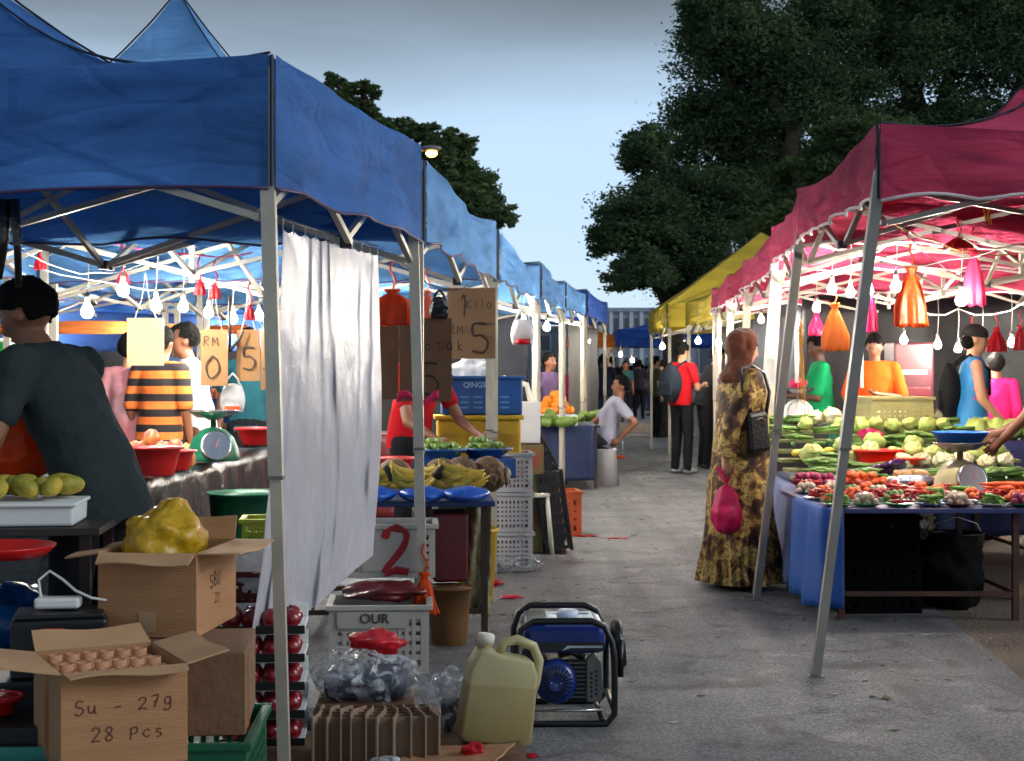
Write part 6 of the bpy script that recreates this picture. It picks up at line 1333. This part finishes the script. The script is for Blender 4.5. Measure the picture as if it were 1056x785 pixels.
# woman in patterned robe
def robe_mat():
    m = bpy.data.materials.new('robe_pattern'); m.use_nodes = True; nt = m.node_tree; N = nt.nodes; L = nt.links; bs = N['Principled BSDF']
    tc = N.new('ShaderNodeTexCoord'); mp = N.new('ShaderNodeMapping'); mp.inputs['Rotation'].default_value = (.3, .6, .2); L.new(tc.outputs['Object'], mp.inputs[0]); n = N.new('ShaderNodeTexNoise'); n.inputs['Scale'].default_value = 9.5; n.inputs['Detail'].default_value = 8; n.inputs['Roughness'].default_value = .62; n.inputs['Distortion'].default_value = .5; L.new(mp.outputs[0], n.inputs['Vector'])
    r = N.new('ShaderNodeValToRGB'); cr = r.color_ramp; cr.interpolation = 'LINEAR'
    st = [(.30, srgb(28, 18, 14)), (.42, srgb(56, 34, 20)), (.48, srgb(88, 56, 28)), (.53, srgb(150, 114, 50)), (.58, srgb(198, 172, 104)), (.61, srgb(96, 82, 40)), (.70, srgb(178, 150, 84))]
    cr.elements[0].position = st[0][0]; cr.elements[0].color = (*st[0][1], 1); cr.elements[1].position = st[-1][0]; cr.elements[1].color = (*st[-1][1], 1)
    for p, c in st[1:-1]: e = cr.elements.new(p); e.color = (*c, 1)
    L.new(n.outputs['Fac'], r.inputs[0]); L.new(r.outputs[0], bs.inputs['Base Color']); bs.inputs['Roughness'].default_value = .75; return m
RM = robe_mat(); scarf_m = cl('scarf_brown', 96, 52, 34, bump=.6, bscale=9, sheen=.3)
wl = G(765, 606); wt, WJ, WH = person('woman in a brown headscarf and long patterned robe standing at the vegetable table', wl, yaw_to(.95, .35), 1.56, sk2, None, None, vox=.011, female=True, hair=None, headyaw=-.12, headpitch=.18,
       pose={'elR': (.22, -.19, 1.10), 'wrR': (.20, -.23, .86), 'hdR': (.02, .1, -1), 'elL': (-.24, .04, 1.10), 'wrL': (-.16, .22, .88), 'hdL': (0, .4, -.9)}, shoe=shoem)
prof = [(1.455, .075, .07), (1.43, .12, .085), (1.40, .185, .105), (1.33, .205, .145), (1.2, .20, .165), (1.05, .195, .17), (.9, .215, .185), (.7, .23, .20), (.5, .24, .21), (.45, .245, .215), (.3, .26, .235), (.15, .275, .25), (.045, .29, .26)]
def robe(u, v):
    x = v * (len(prof) - 1); i = min(int(x), len(prof) - 2); f = x - i; z, rx, ry = [prof[i][j] * (1 - f) + prof[i + 1][j] * f for j in range(3)]
    a = u * 2 * PI; dn = max(0, (1.2 - z)); k = 1 + dn * (.045 * math.sin(a * 9 + 2 * math.sin(z * 3)) + .03 * math.sin(a * 15 + z * 4)) + .05 * noise.noise(Vector((math.cos(a) * 2, math.sin(a) * 2, z * 4)))
    if z < .47: k += .035 * math.sin(a * 31) * min(1, (.47 - z) * 8)
    return (rx * k * math.cos(a), ry * k * math.sin(a) - .01 * (1.2 - z), z)
wear(wt, 'robe', MB().sheet(150, 80, robe), RM)
for n_ in 'LR':
    e, w_ = WJ['el' + n_], WJ['wr' + n_]; sh_ = WJ['sh' + n_]; m_ = MB().cap(sh_, e, .072, .062); m_.tube([e, e.lerp(w_, .5), e.lerp(w_, .93)], [.062, .064, .066], 14); m_.ell(tuple(e), .063)
    remesh(m_, 'sleeve', RM, wt, .011, 2)
s = MB().ell((0, -.012, .02), (.100, .122, .122), 20, 16, WH); s.ell((0, .01, -.07), (.085, .09, .08), 16, 12, WH); hc = WH.translation
s.tube([hc + Vector((0, -.01, -.04)), hc + Vector((0, -.02, -.12)), (0, -.01, 1.43), (0, .0, 1.39), (0, 0, 1.33)], [.09, .095, .135, .165, .12], 18)
rotn = (WH.to_3x3() @ Vector((0, 1, -.12))).normalized()
sc_ = remesh(s, 'headscarf', scarf_m, wt, .011, 3, [(WH @ Vector((0, .052, 0)), rotn)]); dd = sc_.modifiers.new('d', 'DISPLACE'); tx = bpy.data.textures.new('scarf_folds', 'CLOUDS'); tx.noise_scale = .07; dd.texture = tx; dd.strength = .035
hb = thing('handbag', 'black leather shoulder bag on the back of the woman in the robe', 'handbag', wl + Vector((0, 0, 0)), yaw_to(.95, .35)); hb.scale = wt.scale
lt_ = C('black_leather', 16, 15, 17, rough=.35, bump=.3, bscale=50); MB().box(0, 0, 0, .06, .16, .27, Matrix.Translation((.235, -.015, 1.04)) @ Matrix.Rotation(.1, 4, 'X')).build('bag', lt_, hb, bevel=.03)
MB().tube([(.235, -.06, 1.16), (.22, -.10, 1.3), (.15, -.09, 1.455), (.13, .0, 1.475), (.16, .08, 1.42), (.21, .09, 1.3), (.235, .05, 1.16)], .012, 6).tube([(.24, -.07, 1.14), (.225, -.12, 1.3), (.165, -.105, 1.45)], .009, 6).build('strap', lt_, hb, True)
MB().tube([(.268, -.04, 1.12), (.27, -.0, 1.135), (.268, .03, 1.11)], .005, 5).build('buckle', chrome, hb, True)
wm_ = wt.matrix_basis @ (WJ['wrR'] + Vector((.0, .01, -.10)))
crinkle('plastic_bag', 'filled bright pink bag carried in the hand of the woman in the robe', 'plastic bag', wm_ - Vector((0, 0, .35)), (.092, .085, .165), pl_pink, 6, rz=.4)
# man in red with backpack
redt = cl('shirt_red', 170, 16, 26); 
pt, _, _ = person('young man in a red shirt with a dark backpack, back half turned', G(703, 489), yaw_to(.75, .65), 1.70, sk2, redt, dk_tr, pose={'elL': (-.24, .05, 1.12), 'wrL': (-.12, .27, 1.15), 'elR': (.24, .05, 1.12), 'wrR': (.12, .27, 1.15)}, shoe=shoew, headpitch=.25, hem=.90)
backpack(pt, cl('backpack_dark', 34, 42, 52), y=-.21, w=.36, h=.5, d=.22)
person('dark haired man leaning to the stall beside the man in the red shirt', A(727, 75), yaw_to(.9, .2), 1.68, sk2, cl('shirt_black', 30, 30, 34), dk_tr, lean=.25, headpitch=.3, pose={'elL': (-.24, .2, 1.12), 'wrL': (-.1, .4, 1.1), 'elR': (.24, .2, 1.12), 'wrR': (.1, .4, 1.1)})
# right stall people
person('man in a bright green shirt facing the white scale', A(845, 108), yaw_to(-1, .05), 1.66, sk3, cl('shirt_green', 16, 140, 86), cl('trousers_grey', 110, 108, 100), pose={'elL': (-.25, .05, 1.10), 'wrL': (-.16, .30, 1.12), 'elR': (.25, .05, 1.1), 'wrR': (.16, .3, 1.12)}, headpitch=.35, sleeve=.8)
person('vendor in an orange shirt facing the camera behind the crates', A(902, 110), yaw_to(-.25, -1), 1.66, sk1, cl('shirt_orange', 250, 84, 20), cl('trousers_orange', 235, 78, 22), pose={'elL': (-.27, .06, 1.10), 'wrL': (-.05, .24, 1.14), 'elR': (.27, .05, 1.1), 'wrR': (.10, .24, 1.08)}, headpitch=.5, sleeve=.85, build=1.0)
jt_, JJ, JH = person('man in a blue sleeveless basketball jersey and backward black cap', A(1004, 131), yaw_to(.96, -.1), 1.68, sk2, C('jersey_blue', 40, 130, 190, rough=.6, var=.08), dk_tr, pose={'elL': (-.23, .0, 1.12), 'wrL': (-.2, .16, .90), 'elR': (.23, .02, 1.12), 'wrR': (.2, .2, .93)}, sleeve=.02, headpitch=.1, hair=None, build=1.0)
cp = MB().ell((0, -.01, .045), (.088, .106, .085), 22, 14, JH); cp.f = [f for f in cp.f if (JH.inverted() @ (sum((Vector(cp.v[i]) for i in f), Vector()) / len(f))).z > .03]; wear(jt_, 'cap', cp, C('cap_black', 24, 26, 28, rough=.8), solid=.006)
MB().ell((0, -.045, -.01), (.080, .062, .07), 18, 10, JH).build('hair', hairm, jt_, True)
X_ = Matrix.Translation((.178, .05, 1.10)) @ Matrix.Rotation(PI / 2, 4, 'X') @ Matrix.Rotation(PI / 2, 4, 'Y')
text('23', .13, C('jersey_red', 215, 40, 70), jt_, face_mtx((.200, .02, 1.16), (1, 0, 0)), name='jersey_number'); text('BULLS', .055, white_m, jt_, face_mtx((.196, .01, 1.25), (1, 0, 0)), name='jersey_lettering') if False else None
backpack(jt_, cl('backpack_black', 20, 22, 24), y=-.19, w=.3, h=.46, d=.17)
person('person in a magenta shirt behind the man in the jersey', A(1027, 112), yaw_to(.2, 1), 1.48, sk1, cl('shirt_magenta', 190, 24, 90), dk_tr, sleeve=1.6, female=True, hairlen=.05)
# man in blue at the frame edge reaching to the scale
person('man in a royal blue shirt reaching down beside the cream scale', A(1100, 178), yaw_to(-.85, .5), 1.66, sk1, cl('shirt_royal', 24, 56, 130), dk_tr, lean=.18, pose={'elL': (-.27, .16, 1.10), 'wrL': (-.20, .34, .93), 'elR': (.27, .2, 1.1), 'wrR': (.2, .42, .98)}, sleeve=.7, headpitch=.3)
# seated man by the fruit table
person('man in a grey shirt seated low beside the fruit table, turned to the left', A(622, 88), yaw_to(-.98, -.05), 1.70, sk1, cl('shirt_grey', 150, 152, 172), cl('shorts_dark', 40, 42, 54), lean=-.32,
       pose={'pelvis': (0, 0, -.40), 'knL': (-.14, .42, .54), 'anL': (-.14, .50, .085), 'knR': (.14, .42, .54), 'anR': (.14, .50, .085), 'elL': (-.29, -.34, .74), 'wrL': (-.24, -.16, .55), 'elR': (.27, .1, .70), 'wrR': (.16, .32, .58)}, bare_legs=True, headpitch=.1)
solo('stool', 'low white plastic stool under the seated man', 'stool', A(622, 88), MB().lathe([(.17, 0), (.19, 0), (.15, .40), (.16, .415), (.15, .43), (0, .43)], 20), c_white, smooth=True)
# shoppers inside the blue block
person('shopper with black hair and a pink and white top, back to the camera', A(134, 146), yaw_to(.1, 1), 1.58, sk2, M('top_pink', srgb(178, 78, 92), rough=.9, spec=.1, bump=.8, bscale=6, var=.1, scale=3, col2=srgb(186, 150, 156)), cl('jeans', 50, 60, 84), female=True, hairlen=.07, sleeve=.9)
def stripes():
    m = bpy.data.materials.new('stripe_orange_black'); m.use_nodes = True; nt = m.node_tree; N = nt.nodes; L = nt.links; bs = N['Principled BSDF']
    tc = N.new('ShaderNodeTexCoord'); sp_ = N.new('ShaderNodeSeparateXYZ'); L.new(tc.outputs['Object'], sp_.inputs[0]); a = N.new('ShaderNodeMath'); a.operation = 'MULTIPLY'; a.inputs[1].default_value = 9.0; L.new(sp_.outputs['Z'], a.inputs[0]); b_ = N.new('ShaderNodeMath'); b_.operation = 'FRACT'; L.new(a.outputs[0], b_.inputs[0])
    r = N.new('ShaderNodeValToRGB'); r.color_ramp.interpolation = 'CONSTANT'; r.color_ramp.elements[0].color = (*srgb(235, 120, 50), 1); r.color_ramp.elements[1].position = .5; r.color_ramp.elements[1].color = (*srgb(30, 26, 30), 1); L.new(b_.outputs[0], r.inputs[0]); L.new(r.outputs[0], bs.inputs['Base Color']); bs.inputs['Roughness'].default_value = .85; return m
person('shopper in an orange and black striped shirt', A(166, 148), yaw_to(.3, 1), 1.62, sk1, stripes(), dk_tr, sleeve=.9, female=True, hairlen=.05, build=1.05, hem=.74)
ap_t, _, _ = person('man in a white shirt and orange apron turned to the striped shopper', A(203, 141), yaw_to(-1, -.2), 1.66, sk1, cl('shirt_white', 200, 205, 215), cl('trousers_brown', 90, 60, 44), lean=.12, pose={'elL': (-.25, .1, 1.12), 'wrL': (-.15, .32, 1.08), 'elR': (.25, .1, 1.12), 'wrR': (.15, .34, 1.02)})
MB().sheet(10, 10, lambda u, v: ((u - .5) * .34, .135 + .05 * v - .05 * (2 * u - 1) ** 2, .72 + .62 * v)).build('apron', cl('apron_orange', 235, 100, 50), ap_t, True, solid=.004)
person('person in a pale blue shirt between the two shoppers', A(184, 128), yaw_to(-.3, 1), 1.68, sk1, cl('shirt_paleblue', 80, 110, 150), dk_tr)
person('person in a dark red shirt behind the seller', A(28, 148), yaw_to(.2, -1), 1.55, sk1, cl('shirt_darkred', 150, 20, 36), dk_tr, sleeve=1.2)
person('vendor in a red shirt half hidden behind the banana stall boards', A(424, 158), yaw_to(.75, -.6), 1.62, sk1, redt, dk_tr, lean=.15, pose={'elL': (-.25, .22, 1.05), 'wrL': (-.20, .44, .95), 'elR': (.25, .2, 1.05), 'wrR': (.2, .42, .93)})
person('vendor in a teal shirt behind the price cards', A(256, 128), yaw_to(0, -1), 1.66, sk1, cl('shirt_teal', 30, 80, 90), dk_tr)
person('person in a bright pink top standing past the oranges', A(591, 66), yaw_to(.1, 1), 1.5, sk1, cl('top_brightpink', 190, 40, 90), dk_tr, female=True, hairlen=.06, vox=.018)
person('vendor in a lilac shirt at the stall beyond the white crates', A(566, 82), yaw_to(.8, -.6), 1.55, sk1, cl('shirt_lilac', 90, 70, 100), dk_tr, vox=.018)
# far crowd
crowd = [(606, 48, (.2, 1), 'black shirt at the left of the aisle crowd', (26, 26, 34), 1.7), (618, 44, (-.3, 1), 'dark patterned shirt in the crowd beside the orange tent', (44, 44, 60), 1.65), (612, 40, (0, -1), 'maroon top deep in the crowd', (95, 26, 44), 1.6),
         (632, 41, (.2, 1), 'black shirt right above the seated man', (22, 24, 28), 1.74), (626, 34, (0, 1), 'blue shirt far back in the aisle', (50, 80, 130), 1.6), (642, 30, (.4, 1), 'violet top far back in the aisle', (100, 60, 120), 1.58),
         (655, 27.5, (0, 1), 'navy clothes walking alone in the aisle', (38, 44, 76), 1.72), (648, 25, (.3, -1), 'pale shirt far back in the aisle', (150, 140, 150), 1.65), (662, 25, (0, 1), 'dark green shirt by the yellow tent leg', (40, 52, 44), 1.7),
         (672, 33, (-1, .2), 'brown shirt under the yellow tent', (84, 62, 52), 1.68), (684, 40, (1, .3), 'grey shirt under the yellow tent', (92, 92, 100), 1.66), (636, 22, (0, 1), 'white shirt at the end of the aisle', (170, 172, 180), 1.66), (658, 20, (0, -1), 'red shirt at the end of the aisle', (140, 40, 50), 1.62), (668, 19, (.5, 1), 'dark blue shirt before the far blue tent', (40, 50, 90), 1.7), (645, 18, (0, 1), 'black clothes at the end of the aisle', (30, 30, 36), 1.6),
 (600, 56, (.2, 1), 'dark coat beside the grey plastic curtain', (34, 30, 38), 1.66), (609, 52, (1, .2), 'dark red shirt beside the grey plastic curtain', (84, 24, 34), 1.6), (622, 50, (.1, 1), 'black patterned shirt behind the seated man', (38, 40, 52), 1.7), (645, 38, (.2, -1), 'teal shirt walking toward the camera', (40, 84, 92), 1.64), (651, 33, (-.2, 1), 'pink top beyond the seated man', (150, 70, 100), 1.56), (659, 36, (.1, 1), 'dark jacket next to the yellow tent leg', (44, 40, 50), 1.7), (667, 29, (.6, .4), 'white top under the yellow tent edge', (150, 150, 156), 1.6), (676, 50, (1, .4), 'olive shirt under the yellow tent', (70, 72, 50), 1.66)]
protos = []
for i, (px, s, d_, lab, c_, h_) in enumerate(crowd):
    cm_ = cl('crowd_cloth_%s' % 'abcdefghijklmnopqrstuvwxyz'[i], *c_)
    person('person in a ' + lab, A(px, s), yaw_to(*d_), h_, (sk1, sk2, sk3)[i % 3], cm_, (dk_tr, cl('jeans', 50, 60, 84))[i % 2], vox=.022, face=False, group='shoppers in the far part of the aisle', female=i % 3 == 0, hairlen=.05 * (i % 2), pose={'elR': (.25, .03, 1.12), 'wrR': (.18, .22, 1.05)} if i % 2 else None)
